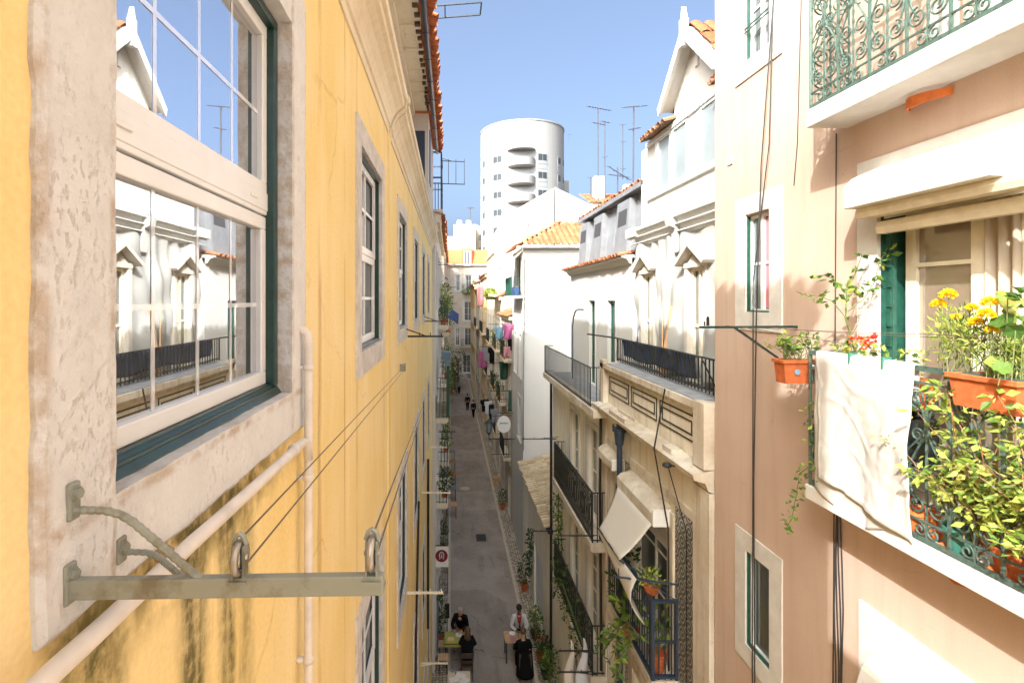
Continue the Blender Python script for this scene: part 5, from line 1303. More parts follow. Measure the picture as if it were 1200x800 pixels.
m = MB().box(2.85, 3.15, 23.5, 23.95, .23, .62); solo('storage_box', 'blue box on the high balcony of the blank white house', 'box', m, 'blue', bevel=.02)
cable('thin cable sloping across the blank white wall', [(XR + .05, 23.25, 1.9), (3.32, 23.2, -2.6), (3.3, 23.2, -6.8)], .015)

# ================================================================== more houses on the right
def rightfar(label, u0, u1, top, mat, floors, gap=1.9, x=XR, roof='tile', rz=None, wmat='glassfar'):
    fr = Fr((x, 0, 0), (0, 1, 0), (-1, 0, 0)); t = thing('row_house', label, 'house', (x, (u0 + u1) / 2, GZ))
    n = max(1, int((u1 - u0 - .5) / gap)); hs = [(u0 + (u1 - u0) * (i + .5) / n - .45, u0 + (u1 - u0) * (i + .5) / n + .45, z, z + 1.9) for i in range(n) for z in floors if z + 2 < top]
    part('wall', wall_mb(fr, u0 + .01, u1 - .01, GZ, top, hs, 8, .15), mat, t)
    for h in hs: window(t, fr, *h, .14, 'stone2', 'pvc', wmat, 2, 3, .08, .06)
    m = MB(fr).box(u0 + .02, u1 - .02, -.03, .18, top - .15, top + .02); part('cornice', m, 'soffit', t)
    if roof: tiles((x - .28, u0, top + .04), (0, u1 - u0, 0), (3.4, 0, 1.4), 'roof', roof, t, .3, .5, .05)
    return t, fr
TH, fTH = rightfar('narrow beige house with laundry next to the blank white house', 27.3, 33, -.9, 'beigefar', (-11.8, -9, -6.1, -3.2), wmat='glass')
TH2, fTH2 = rightfar('ochre house with laundry on its balconies further along the right', 33, 38, .2, 'cream', (-11.8, -9, -6.1, -3.2))
UH, fUH = rightfar('cream house with a big blank gable rising above the right row', 38, 46, 3.7, 'cream2', (-11.8, -9, -6.1, -3.2, 0.4), roof=None)
m = MB().prism([(XR + .02, 38.02, 3.69), (XR + .1, 38.02, 5.2), (4.43, 38.02, 6.5), (7.75, 38.02, 8.4), (13.5, 38.02, 5.6), (13.5, 38.02, -3), (XR + .01, 38.02, -3)], (0, 7.9, 0)); part('gable', m, 'offwhite', UH)
m = MB().tube([ay(37.95, 649, 220), ay(37.95, 650, 292)], .05, 5); m.tube([ay(37.95, 620, 258), ay(37.95, 614, 292)], .03, 5); part('pipe', m, 'mast', UH)
t = thing('hanging_garden', 'shelf of yellow green plants below the cream gable', 'plants', (3.0, 36, .2)); m = MB().box(2.5, 3.3, 33.2, 37.9, .25, .4); part('shelf', m, 'soffit', t); part('foliage', MB().bush((2.75, 35.5, .45), (.35, 2.3, .3), 420, .22), 'leafy', t)
FHs = []
for lab, a, b, top, mt, fl in (('yellow house with tall windows far along the right', 46, 55, 2.3, 'yellowfar', (-11.8, -9, -6.1, -3.0, .1)), ('grey house far along the right', 55, 65, 1.2, 'greyfar', (-11.8, -9, -6.1, -3.0)), ('far yellow washed house at the end of the right row', 65, 78, 2.0, 'yellowfar', (-11.8, -9, -6.0, -3.0))):
    x = {46: 3.3, 55: 3.2, 65: 3.05}[a]; FHs.append(rightfar(lab, a, b, top, mt, fl, 2.4, x))
for t, fr, u0, u1, z in ((TH, fTH, 27.8, 30.2, -3.2), (TH, fTH, 30.5, 32.8, -6.1), (TH, fTH, 28, 30.4, -8.6), (TH2, fTH2, 33.3, 36, -3.2), (TH2, fTH2, 34.5, 37.5, -6.1), (TH2, fTH2, 33.5, 36, -8.8), (UH, fUH, 39, 42, -3.2), (UH, fUH, 41, 45, -6.1), (UH, fUH, 38.5, 41, -8.8), (FHs[0][0], FHs[0][1], 47, 52, -3), (FHs[0][0], FHs[0][1], 48, 53, -6.1), (FHs[1][0], FHs[1][1], 57, 62, -3)):
    balcony(t, fr, u0, u1, .42, z, 1.0)
gl = 'laundry hanging on the right side of the street'
for nm, cat, lab, px, py, Y, w, h, mt, shp in (
    ('shirt', 'shirt', 'light blue shirt drying high on the right side', 585, 383, 27.5, .45, .6, 'sky_blue', 'shirt'),
    ('shirt', 'shirt', 'bright pink shirt drying high on the right side', 595.5, 380, 26.6, .5, .75, 'magenta', 'shirt'),
    ('towel', 'towel', 'red and pink towel hanging under the bright pink shirt', 594, 406, 26.6, .35, .55, 'rose', 'cloth'),
    ('trousers', 'trousers', 'dark trousers hanging behind the bright pink shirt', 598, 393, 27.6, .32, .8, 'black', 'trousers'),
    ('dress', 'dress', 'magenta dress hanging from the middle laundry arm', 566, 411, 40, .75, 1.3, 'magenta', 'cloth'),
    ('shirt', 'shirt', 'lavender grey shirt next to the magenta dress', 572, 406, 39, .7, 1.1, 'grey', 'shirt'),
    ('jacket', 'jacket', 'black jacket next to the lavender grey shirt', 578, 407, 38.5, .6, 1.2, 'black', 'shirt'),
    ('cloth', 'cloth', 'dark green cloth drying on a middle balcony at the right', 590, 423, 29, .6, 1.0, 'greenc', 'cloth'),
    ('cloth', 'cloth', 'larger dark green cloth drying low on the right', 601, 458, 27.6, .5, 1.1, 'greenc', 'cloth'),
    ('shirt', 'shirt', 'black shirt at the start of the low laundry line', 568, 468, 30.5, .4, .7, 'black', 'shirt'),
    ('shirt', 'shirt', 'white shirt on the low laundry line', 572, 470, 30, .35, .75, 'whitec', 'shirt'),
    ('trousers', 'trousers', 'navy trousers on the low laundry line', 576, 474, 29.5, .32, .85, 'navy', 'trousers'),
    ('shirt', 'shirt', 'grey shirt at the end of the low laundry line', 580, 479, 29, .38, .75, 'grey', 'shirt'),
    ('cloth', 'cloth', 'pink cloth hanging in front of the far yellow house', 563, 335, 46, .8, 1.8, 'rose', 'cloth')):
    garment(nm, lab, cat, ay(Y, px, py), w, h, mt, (rnd.uniform(.8, 1), rnd.uniform(-.6, .6), 0), gl, shp)
for lab, Y, px, py, L in (('laundry arm carrying the light blue and bright pink shirts', 27, 604, 380, 1.3), ('laundry arm carrying the magenta dress', 39, 582, 406, 1.3), ('laundry arm carrying the low line of shirts and trousers', 29.7, 594, 468, 1.4), ('bare laundry arm under the pink and red towel', 28, 600, 425, 1.4),
                          ('bare laundry arm in front of the dark green cloth', 27.4, 605, 458, 1.2), ('bare laundry arm over the oval sign', 27.6, 604, 487, 1.1), ('bare laundry arm low on the beige house', 28.5, 600, 532, 1.0), ('bare laundry arm across the lower beige house', 33, 590, 440, 1.2), ('bare laundry arm further up the ochre house', 36, 588, 395, 1.2)):
    p = ay(Y, px, py); arm_bracket(lab, Y, p.z, L, True, 'iron', XR, -1, 'laundry arms on the right side')
for lab, x, y, z, h, r, mt in (('leafy plant on the upper balcony of the beige right house', 2.98, 29, -3.2, .9, .3, 'leafdark'), ('leafy plant on the middle balcony of the beige right house', 2.98, 31.5, -6.1, .9, .3, 'leaf'), ('plant on the lower balcony of the ochre right house', 2.98, 35.5, -6.1, 1, .3, 'leafdark'), ('yellow green plant on the high balcony of the ochre right house', 2.98, 34.5, -3.2, 1, .3, 'leafy')):
    potplant(lab, (x, y, z), h, r, mt, 100, .13, grp='balcony plants on the right')
# oval sign and lantern
t = thing('oval_sign', 'white oval shop sign with dark handwriting hanging over the right pavement', 'sign', (2.8, 27, -6.9)); c = ay(27, 590.5, 497)
m = MB(); m.prism([(c.x + .36 * math.cos(q), c.y, c.z + .45 * math.sin(q)) for q in [6.283 * i / 28 for i in range(28)]], (0, .05, 0)); part('panel', m, 'signwhite', t)
m = MB(); P = [Vector((c.x - .22 + .44 * i / 30, c.y - .006, c.z + .06 + .035 * math.sin(i * 1.9) - .02 * math.sin(i * .7))) for i in range(31)]; m.tube(P, .010, 4); part('lettering', m, 'black_paint', t)
m = MB().bar((c.x, c.y + .02, c.z + .45), (c.x, c.y + .02, c.z + .6), .02, .02); m.bar((c.x - .3, c.y + .02, c.z + .6), (XR, c.y + .02, c.z + .6), .03, .03); part('bracket', m, 'iron', t)
def lantern(label, p):
    t = thing('street_lantern', label, 'lantern', p); x, y, z = p
    m = MB().lathe([(.02, .72), (.06, .66), (.20, .52), (.19, .50)], p, 6); m.lathe([(.10, 0), (.12, .03), (.03, -.12)], p, 6); m.bar((x, y, z - .1), (x + .0, y, z - .35), .03, .03); m.bar((x, y, z - .3), (XR, y, z - .3), .03, .04)
    for k in range(6): q = 6.283 * k / 6; m.bar((x + .11 * math.cos(q), y + .11 * math.sin(q), z + .03), (x + .185 * math.cos(q), y + .185 * math.sin(q), z + .5), .018, .018)
    part('frame', m, 'iron', t); part('pane', MB().lathe([(.10, .03), (.175, .5)], p, 6), 'glasssky', t); return t
lantern('iron street lantern with six panes beside the oval sign', tuple(ay(26, 573, 507)))

# ================================================================== end of the street
EH = thing('end_house', 'pale house with a red mansard closing the far end of the street', 'house', (2.5, 84, GZ)); FE = Fr((-.9, 84.7, 0), (1, 0, 0), (0, -1, 0))
def ew(px0, px1, py0, py1): a, b = ay(84.7, px0, py1), ay(84.7, px1, py0); return (a.x + .9, b.x + .9, a.z, b.z)
ehs = [ew(545.5, 553, 322, 341), ew(543.5, 554, 353, 376), ew(544, 553, 384, 405), ew(542, 552, 415, 437), ew(534, 539.5, 322, 341), ew(533.5, 539, 384, 405), ew(560, 567, 322, 341), ew(560, 567, 353, 376)]
part('wall', wall_mb(FE, 0, 9, GZ, (352 - 310) * 84.7 / 600, ehs, 6, .3), 'greyfar', EH)
for i, h in enumerate(ehs): window(EH, FE, *h, .3, 'stone2', 'pvc', 'glassfar', 2, 3, .15, .14, sill=.1)
m = MB(FE).box(0, 9, -.1, .4, 5.75, 5.95); part('cornice', m, 'white', EH)
m = MB(FE).prism([(0.02, .1, 5.96), (0.02, -.5, 8.4), (.02, -5, 8.5), (.02, -5, 5.96)], (8.96, 0, 0)); part('mansard', m, 'tilered', EH)
a = ew(543, 551.5, 294, 313); m = MB(FE).box(a[0] - .25, a[1] + .25, -.6, .2, a[2] + .1, a[3] + .4); dm = part('dormer', m, 'tilered', EH); m = MB(FE); ring(m, a[0], a[1], a[2] + .12, a[3], .18, .15, .25); m.box((a[0] + a[1]) / 2 - .06, (a[0] + a[1]) / 2 + .06, .15, .24, a[2] + .3, a[3] - .2); part('window_frame', m, 'pvc', dm); part('pane', MB(FE).box(a[0] + .1, a[1] - .1, .205, .22, a[2] + .2, a[3] - .1), 'glassfar', dm)
for h in (ehs[0], ehs[2]):
    m = MB(FE).box(h[0] - .5, h[1] + .5, -.02, .7, h[2] - .25, h[2] - .03); b_ = part('balcony', m, 'soffit', EH); m = MB(); railing_bars(m, FE, h[0] - .45, h[1] + .45, .62, h[2], h[2] + 1.1, .2, .025, rail=.05); part('railing', m, 'iron', b_)
m = MB().bush(ay(83.6, 548, 342), (1, .3, .5), 120, .3); m.bush(ay(83.6, 555, 336), (.5, .3, 1), 80, .3); solo('window_plants', 'plants spilling from the upper balcony of the end house', 'plant', m, 'leaf')
t = thing('street_bush', 'dense green shrubbery at the far end of the street', 'plant', (1.6, 78, GZ)); m = MB(); st = MB()
for x, y, z, r in ((.6, 70, -9.5, 1.0), (1.1, 74, -8.5, 1.2), (.2, 66, -10.4, .8)): m.bush((x, y, z), (r, r, 1.5), 240, .3); st.tube([(x, y, GZ), (x, y, z)], .12, 6)
part('foliage', m, 'leafdark', t); part('trunk', st, 'wood', t)
AC = thing('flat_block', 'plain white block with rooftop air conditioners behind the end house', 'building', (3, 95, GZ))
m = MB().box(.6, 4.6, 95, 105, GZ, (352 - 263) * 95 / 600); m.box(-1, 2.0, 96, 106, GZ, 12); part('wall', m, 'white', AC)
m = MB()
for x in (1.2, 2.9): m.box(x, x + .9, 95.2, 96, 14.1, 14.9); m.tube([(x + .4, 95.18, 14.5), (x + .4, 95.2, 14.5)], .3, 12)
part('air_conditioner', m, 'muntin', AC)
t = thing('grey_block', 'pale grey block with small square windows behind the end house', 'building', (7, 98, GZ)); m = MB().prism([(4.7, 98, GZ), (12, 98, GZ), (12, 98, 11), (4.7, 98, 14.6)], (0, 8, 0)); part('wall', m, 'greyfar', t)
for x, z in ((5.7, 12), (7.0, 11), (8.2, 10.3), (5.7, 9.6), (7.0, 9.0), (8.2, 8.4)): part('window', MB().box(x - .3, x + .3, 97.94, 97.99, z - .5, z + .5), 'glassfar', t)
m = MB().tube([ay(90, 551, 300), ay(90, 551, 243)], .09, 6); m.box(2.9, 4.1, 89.8, 90.2, 16.2, 16.4); solo('lamp_mast', 'tall thin lamp mast standing behind the end house', 'mast', m, 'mast')

# ================================================================== round tower
TW = thing('round_tower', 'tall round white apartment tower with curved balconies', 'building', (12.6, 97, GZ))
tc, tr, tt = Vector((13.5, 97.0, 0)), 7.8, 31.4
m = MB().lathe([(tr, GZ), (tr, tt), (tr + .10, tt + .02), (tr + .10, tt + .25), (tr - .25, tt + .26), (tr - .3, tt - .6)], tc, 72); part('wall', m, 'whitetower', TW)
def arc(m, a0, a1, r0, r1, z0, z1, n=8, mi=0):
    def P(a, r, z): return (tc.x + r * math.sin(a), tc.y - r * math.cos(a), z)
    for i in range(n):
        a, b = a0 + (a1 - a0) * i / n, a0 + (a1 - a0) * (i + 1) / n
        i8 = [m.add(P(q, r, z)) for r in (r0, r1) for q, z in ((a, z0), (b, z0), (b, z1), (a, z1))]
        m.face((i8[4], i8[5], i8[6], i8[7]), mi); m.face((i8[0], i8[3], i8[2], i8[1]), mi); m.face((i8[3], i8[7], i8[6], i8[2]), mi); m.face((i8[0], i8[1], i8[5], i8[4]), mi)
        if i == 0: m.face((i8[0], i8[4], i8[7], i8[3]), mi)
        if i == n - 1: m.face((i8[1], i8[2], i8[6], i8[5]), mi)
    return m
for k in range(7):
    z = 23.6 - 3.15 * k
    bc = (tc.x + (tr - .9) * math.sin(-.155), tc.y - (tr - .9) * math.cos(-.155), z)
    q = part('balcony', MB().lathe([(2.1, -.45), (2.45, -.2), (2.5, 1.1), (2.35, 1.12), (2.3, .2)], bc, 28), 'whitetower', TW)
    part('loggia_shade', arc(MB(), -.41, .10, tr, tr + .05, z + .9, z + 2.55, 8), 'towersh', TW)  # grey strip on the wall, painted as the shade of the loggia recess
    if k == 0: part('canopy', MB().lathe([(2.5, 2.6), (2.55, 2.75), (2.3, 2.9)], bc, 28), 'whitetower', TW)
    for a, w in ((-.72, .13), (.34, .12), (.88, .07), (1.12, .06), (-1.22, .06)):
        wn_ = part('window', arc(MB(), a - w, a + w, tr, tr + .06, z + .3, z + 2.1, 3), 'towersh', TW)
        part('pane', arc(arc(MB(), a - w + .015, a - .006, tr + .055, tr + .075, z + .9, z + 2.0, 2), a + .006, a + w - .015, tr + .055, tr + .075, z + .9, z + 2.0, 2), 'towerpane', wn_)
        part('apron', arc(MB(), a - w, a + w, tr, tr + .045, z - .6, z + .25, 2), 'towersh', TW)
t = thing('apartment_slab', 'white apartment slab stepping back behind the round tower', 'building', (20, 106, GZ)); m = MB().box(19.5, 24.5, 106, 118, GZ, 24.8); m.box(24.6, 27.5, 110, 122, GZ, 21); m.box(18.5, 23.0, 107, 112, 24.8, 31); part('wall', m, 'whitetower', t)
for z in (2, 5.2, 8.4, 11.6, 14.8, 18, 21.2):
    for x in (20.4, 22, 23.6): part('window', MB().box(x - .35, x + .35, 105.93, 105.98, z, z + 1.6), 'glassfar', t)
for lab, x, y, tt_, mt, w in (('cream rooftop house with a chimney behind the zinc mansard', 8.2, 30, 6.6, 'cream2', 3), ('pale rooftop house left of the antennas', 9.2, 44, 8.2, 'yellowfar', 4)):
    t = thing('rooftop_house', lab, 'house', (x, y, GZ)); part('wall', MB().box(x, x + w, y, y + 5, GZ, tt_ - .9), mt, t)
    tiles((x - .1, y - .1, tt_ - .9), (w + .2, 0, 0), (0, 2.6, 1.0), 'roof', 'tile', t, .25, .5, .05)
    part('chimney', MB().box(x + .5, x + 1.1, y + .9, y + 1.4, tt_ - 1, tt_ + .9), 'white', t); part('chimney', MB().box(x + w - .7, x + w - .3, y + .9, y + 1.3, tt_ - 1, tt_ + .4), 'offwhite', t)
def antenna(label, px, py0, py1, Y, els, tilt=0):
    b, tp = ay(Y, px, py1), ay(Y, px + tilt, py0); t = thing('tv_antenna', label, 'antenna', b, 'rooftop antennas'); s = Y / 600
    part('mast', MB().tube([b, tp], .028, 5), 'mast', t)
    m = MB()
    for dy, L, ang, n, el in els:
        c = tp - Vector((0, 0, dy * s)); d = Vector((math.cos(ang), .5, math.sin(ang) * .6)).normalized() * L * s
        m.tube([c - d * .45, c + d * .55], .016, 4)
        for i in range(n):
            p = c - d * .45 + d * i / max(1, n - 1); e = Vector((-d.y, d.x, 0)).normalized() * el * s + Vector((0, 0, el * s * .25)); m.tube([p - e, p + e], .011, 4)
    part('boom', m, 'mast', t); return t
antenna('tall antenna mast with a long flat boom at the left of the group', 701, 127, 240, 22, [(0, 34, .05, 9, 3), (18, 18, .0, 5, 3)])
antenna('antenna mast with short stubs just left of the middle of the group', 709, 142, 232, 24, [(1, 12, 0, 4, 3), (42, 6, .6, 2, 2)])
antenna('dark tallest antenna mast nearest the white attic windows', 742, 124, 226, 15, [(1, 36, .42, 7, 4), (27, 18, .5, 3, 2)], 1)
antenna('faint antenna with stacked stubs between the two taller masts', 730, 146, 210, 26, [(0, 8, .5, 3, 3), (20, 5, .3, 3, 2), (52, 6, .2, 2, 2)])
antenna('low antenna with a crosswise boom over the zinc roof', 724, 196, 232, 18, [(6, 36, -.55, 4, 4), (10, 30, .0, 7, 3)])
antenna('tiny antenna left of the rooftop chimneys', 692, 208, 240, 32, [(0, 8, .1, 5, 3)])
antenna('small antenna on the top of the round tower side', 667, 158, 168, 108, [(0, 6, .2, 3, 2)])
# ================================================================== street
struct('ground', MB().poly([(-400, -200, GZ - .06), (400, -200, GZ - .06), (400, 700, GZ - .06), (-400, 700, GZ - .06)]), 'ground')
struct('road', MB().poly([(-.02, -6, GZ - .03), (2.68, -6, GZ - .03), (2.68, 96, GZ - .03), (-.02, 96, GZ - .03)]), 'asphalt')
m = MB().box(-.62, -.12, -6, 84.6, GZ - .2, GZ); struct('pavement_left', m, 'cobble')
m = MB().box(2.78, 3.32, -6, 79, GZ - .2, GZ); struct('pavement_right', m, 'cobble')
for x0, x1, nm in ((-.119, .0, 'kerb_left'), (2.66, 2.779, 'kerb_right')):
    m = MB(); y = -6
    while y < 79: L = rnd.uniform(.8, 1.2); m.box(x0, x1, y, y + L - .012, GZ - .2, GZ + .006); y += L
    struct(nm, m, 'kerb')
m = MB().tube([(.92, 32.8, GZ - .028), (.92, 32.8, GZ - .022)], .32, 24); solo('manhole_cover', 'round iron manhole cover in the middle of the road', 'manhole', m, 'kerb')
m = MB().tube([(1.55, 26, GZ - .028), (1.55, 26, GZ - .023)], .2, 20); m.box(1.3, 1.8, 25.6, 26.4, GZ - .0285, GZ - .026); solo('drain_cover', 'dark square drain cover on the right half of the road', 'drain', m, 'iron')

# ------------------------------------------------------------------ people
def skin(name, joints, edges, mat, parent, off, root, sub=2):
    me = bpy.data.meshes.new('tmp'); names = list(joints); names.sort(key=lambda k: k != root); ix = {k: i for i, k in enumerate(names)}
    me.from_pydata([Vector(joints[k][0]) for k in names], [(ix[a], ix[b]) for a, b in edges], [])
    o = bpy.data.objects.new('tmp', me); COL.objects.link(o); o.modifiers.new('s', 'SKIN'); sd = o.modifiers.new('d', 'SUBSURF'); sd.levels = sub; sd.render_levels = sub
    for k in names:
        sv = me.skin_vertices[0].data[ix[k]]; r = joints[k][1]; sv.radius = (r, r) if not isinstance(r, tuple) else r; sv.use_root = (k == root)
    dg = bpy.context.evaluated_depsgraph_get(); dg.update(); nm = bpy.data.meshes.new_from_object(o.evaluated_get(dg)); bpy.data.objects.remove(o); nm.name = name
    nm.materials.clear(); nm.materials.append(M[mat]); nm.polygons.foreach_set('use_smooth', [True] * len(nm.polygons))
    q = bpy.data.objects.new(name, nm); COL.objects.link(q)
    if parent: q.parent = parent
    return q
def person(label, loc, rz, pose='sit', skinm='skin', shirt='black', legs='black', hair='hairdark', hairlong=0, bald=False, lean=.0, arms='table', seatz=.46, extra=None):
    """origin at the feet under the pelvis, facing +Y"""
    J = {}; lz = lean
    if pose == 'sit':
        pz = seatz + .09; J['pelvis'] = ((0, 0, pz), .125); J['belly'] = ((0, .02 + lz * .3, pz + .2), .125); J['chest'] = ((0, .03 + lz * .7, pz + .42), .135)
        for s, n in ((-1, 'l'), (1, 'r')):
            J['hip' + n] = ((s * .095, .03, pz - .01), .095); J['knee' + n] = ((s * .13, .43, pz - .02), .062); J['ank' + n] = ((s * .13, .45, .09), .042); J['toe' + n] = ((s * .14, .60, .045), .038)
    else:
        pz = .92; J['pelvis'] = ((0, 0, pz), .125); J['belly'] = ((0, .01, pz + .2), .12); J['chest'] = ((0, .02, pz + .42), .135)
        for s, n in ((-1, 'l'), (1, 'r')):
            f = s * .16; J['hip' + n] = ((s * .09, 0, pz - .06), .09); J['knee' + n] = ((s * .1, f * .6 + .04, .49), .06); J['ank' + n] = ((s * .1, f * 1.2 - .03, .09), .04); J['toe' + n] = ((s * .11, f * 1.2 + .12, .045), .036)
    cz = J['chest'][0][2]; cy = J['chest'][0][1]
    J['neck'] = ((0, cy + .02 + lz * .1, cz + .19), .055); J['jaw'] = ((0, cy + .05 + lz * .25, cz + .28), .07); J['crown'] = ((0, cy + .045 + lz * .3, cz + .40), .085); J['nose'] = ((0, cy + .145 + lz * .28, cz + .32), .016)
    E = [('pelvis', 'belly'), ('belly', 'chest'), ('chest', 'neck'), ('neck', 'jaw'), ('jaw', 'crown'), ('jaw', 'nose')]
    for s, n in ((-1, 'l'), (1, 'r')):
        J['sh' + n] = ((s * .19, cy, cz + .09), .06)
        if arms == 'table': el, wr, hd = (s * .27, cy + .13, cz - .19), (s * .13, cy + .36, cz - .19), (s * .09, cy + .44, cz - .18)
        elif arms == 'up': el, wr, hd = (s * .25, cy + .20, cz - .12), (s * .12, cy + .33, cz + .10), (s * .08, cy + .34, cz + .18)
        else: el, wr, hd = (s * .25, cy - .02, cz - .20), (s * .24, cy + .08, cz - .43), (s * .235, cy + .1, cz - .51)
        J['el' + n] = (el, .045); J['wr' + n] = (wr, .03); J['hd' + n] = (hd, .036)
        d = (Vector(hd) - Vector(wr)).normalized(); sd = d.cross(Vector((0, 0, 1)) if abs(d.z) < .8 else Vector((0, 1, 0))).normalized()
        for k in range(4):
            b = Vector(hd) + sd * (k - 1.5) * .022; L = (.055, .07, .065, .048)[k]; J['f%d%s' % (k, n)] = (tuple(b + d * .045), .011); J['g%d%s' % (k, n)] = (tuple(b + d * (.045 + L * .6) - Vector((0, 0, .018))), .009)
            E += [('hd' + n, 'f%d%s' % (k, n)), ('f%d%s' % (k, n), 'g%d%s' % (k, n))]
        J['th' + n] = (tuple(Vector(hd) - sd * s * -.045 + d * .02), .012); E.append(('hd' + n, 'th' + n))
        E += [('chest', 'sh' + n), ('sh' + n, 'el' + n), ('el' + n, 'wr' + n), ('wr' + n, 'hd' + n), ('pelvis', 'hip' + n), ('hip' + n, 'knee' + n), ('knee' + n, 'ank' + n), ('ank' + n, 'toe' + n)]
    o = skin('person', J, E, skinm, None, None, 'pelvis'); o.location = loc; o.rotation_euler = (0, 0, rz); prop(o, label, 'person'); OFF[o.name] = Vector((0, 0, 0))
    def sub(keys, g): return {k: (J[k][0], (J[k][1] if not isinstance(J[k][1], tuple) else J[k][1][0]) + g) for k in keys}
    k1 = ['belly', 'chest', 'pelvis', 'shl', 'elbl' if 0 else 'ell', 'wrl', 'shr', 'elr', 'wrr']; E1 = [('pelvis', 'belly'), ('belly', 'chest'), ('chest', 'shl'), ('shl', 'ell'), ('ell', 'wrl'), ('chest', 'shr'), ('shr', 'elr'), ('elr', 'wrr')]
    J2 = sub(k1, .022); J2['collar'] = ((0, cy + .015, cz + .15), .075); skin('shirt', J2, E1 + [('chest', 'collar')], shirt, o, None, 'chest')
    k2 = ['pelvis'] + [a + n for n in 'lr' for a in ('hip', 'knee', 'ank')]; E2 = [(a, b) for n in 'lr' for a, b in (('pelvis', 'hip' + n), ('hip' + n, 'knee' + n), ('knee' + n, 'ank' + n))]
    skin('trousers', sub(k2, .02), E2, legs, o, None, 'pelvis')
    for n in 'lr':
        skin('shoe', {'a': (J['ank' + n][0], .05), 'b': (tuple((Vector(J['ank' + n][0]) + Vector(J['toe' + n][0])) / 2 - Vector((0, 0, .01))), .048), 'c': (J['toe' + n][0], .046)}, [('a', 'b'), ('b', 'c')], 'black_paint', o, None, 'a', 1)
    c = Vector(J['crown'][0]); m = MB()
    if not bald: m.ball(c + Vector((0, -.022, .022)), .112, 12, sq=(.92, 1, 1.0))
    else: m.ball(c + Vector((0, -.045, -.04)), .098, 12, sq=(.98, .85, .7))
    if hairlong: m.ball(c + Vector((0, -.075, -.14)), .10, 10, sq=(1.05, .7, 1.6))
    mk('hair', m, hair, o, smooth=True)
    m = MB()
    for s in (-1, 1): m.ball(c + Vector((s * .032, .079, -.05)), .012, 6)
    mk('eyes', m, 'black_paint', o)
    if extra: extra(o, J, cy, cz)
    return o
def scarf(o, J, cy, cz):
    m = MB().tube([(-.07, cy + .02, cz + .17), (-.05, cy + .13, cz + .10), (-.015, cy + .165, cz - .05), (0, cy + .16, cz - .22)], .028, 6); m.tube([(.07, cy + .02, cz + .17), (.05, cy + .13, cz + .10), (.015, cy + .165, cz - .05)], .028, 6); mk('scarf', m, 'redc', o, smooth=True)
def coat(o, J, cy, cz):
    m = MB(); m.grid(lambda i, j: Vector((.30 * math.cos(math.pi * (1 + i)) * (.72 + .22 * j), -.05 - .24 * math.sin(math.pi * i) * (.7 + .35 * j) + .18 * (1 - j) * 0, cz + .02 - (cz - .12) * j)), 14, 8); mk('coat', m, 'black', o, solid=.02, smooth=True)
G0 = GZ - .03
def chair(label, x, y, rz, mat='wooddark', z=G0, grp='cafe chairs'):
    t = thing('cafe_chair', label, 'chair', (0, 0, 0), grp); m = MB().box(-.2, .2, -.2, .2, .43, .46); part('seat', m, mat, t, bevel=.01)
    m = MB().box(-.19, .19, -.215, -.19, .72, .88); m.box(-.19, .19, -.215, -.19, .56, .64); part('backrest', m, mat, t, bevel=.008)
    for sx in (-1, 1):
        for sy in (-1, 1): part('leg', MB().bar((sx * .18, sy * .18 - (.0 if sy > 0 else .022), 0), (sx * .18, sy * .18 - (0 if sy > 0 else .022), .43 if sy > 0 else .9), .03, .03), mat, t)
    t.location = (x, y, z); t.rotation_euler = (0, 0, rz); return t
def table(label, x, y, w, d, topm, grp='cafe tables', h=.72):
    t = thing('cafe_table', label, 'table', (x, y, G0), grp); part('tabletop', MB().box(x - w / 2, x + w / 2, y - d / 2, y + d / 2, G0 + h - .03, G0 + h), topm, t, bevel=.006)
    for sx in (-1, 1):
        for sy in (-1, 1): part('leg', MB().bar((x + sx * (w / 2 - .05), y + sy * (d / 2 - .05), G0), (x + sx * (w / 2 - .05), y + sy * (d / 2 - .05), G0 + h - .03), .035, .035), 'iron', t)
    return t
def plate(label, x, y, z, r=.11, cat='plate'):
    return solo('plate', label, cat, MB().lathe([(r * .5, 0), (r, .018), (r * .95, .022), (r * .5, .008), (.001, .007)], (x, y, z), 16), 'signwhite')
# right table
tx, ty = 2.12, 17.25
table('small wooden cafe table between the woman in white and the person in the black coat', tx, ty, .62, .60, 'woodlight')
chair('chair of the woman in the white shirt', 2.38, 17.95, math.pi); chair('chair under the person in the long black coat', 2.36, 16.35, 0)
person('person in a white shirt and red scarf seated at the right cafe table', (2.38, 17.95, G0), math.pi, 'sit', 'skindark', 'whitec', 'navy', 'hairdark', 0, False, .12, 'table', .46, scarf)
person('person in a long black coat seated with back turned at the right cafe table', (2.36, 16.35, G0), .12, 'sit', 'skin', 'black', 'black', 'hairbrown', 0, False, .12, 'table', .46, coat)
plate('white plate on the right cafe table', 2.1, 17.4, G0 + .721); m = MB().box(1.98, 2.2, 17.0, 17.22, G0 + .7205, G0 + .73); solo('menu_card', 'reddish menu card on the right cafe table', 'menu', m, 'rose')
m = MB().lathe([(.03, 0), (.035, .1), (.03, .1), (.026, .01)], (2.28, 17.2, G0 + .721), 10); solo('drinking_glass', 'drinking glass on the right cafe table', 'glass', m, 'glasssky')
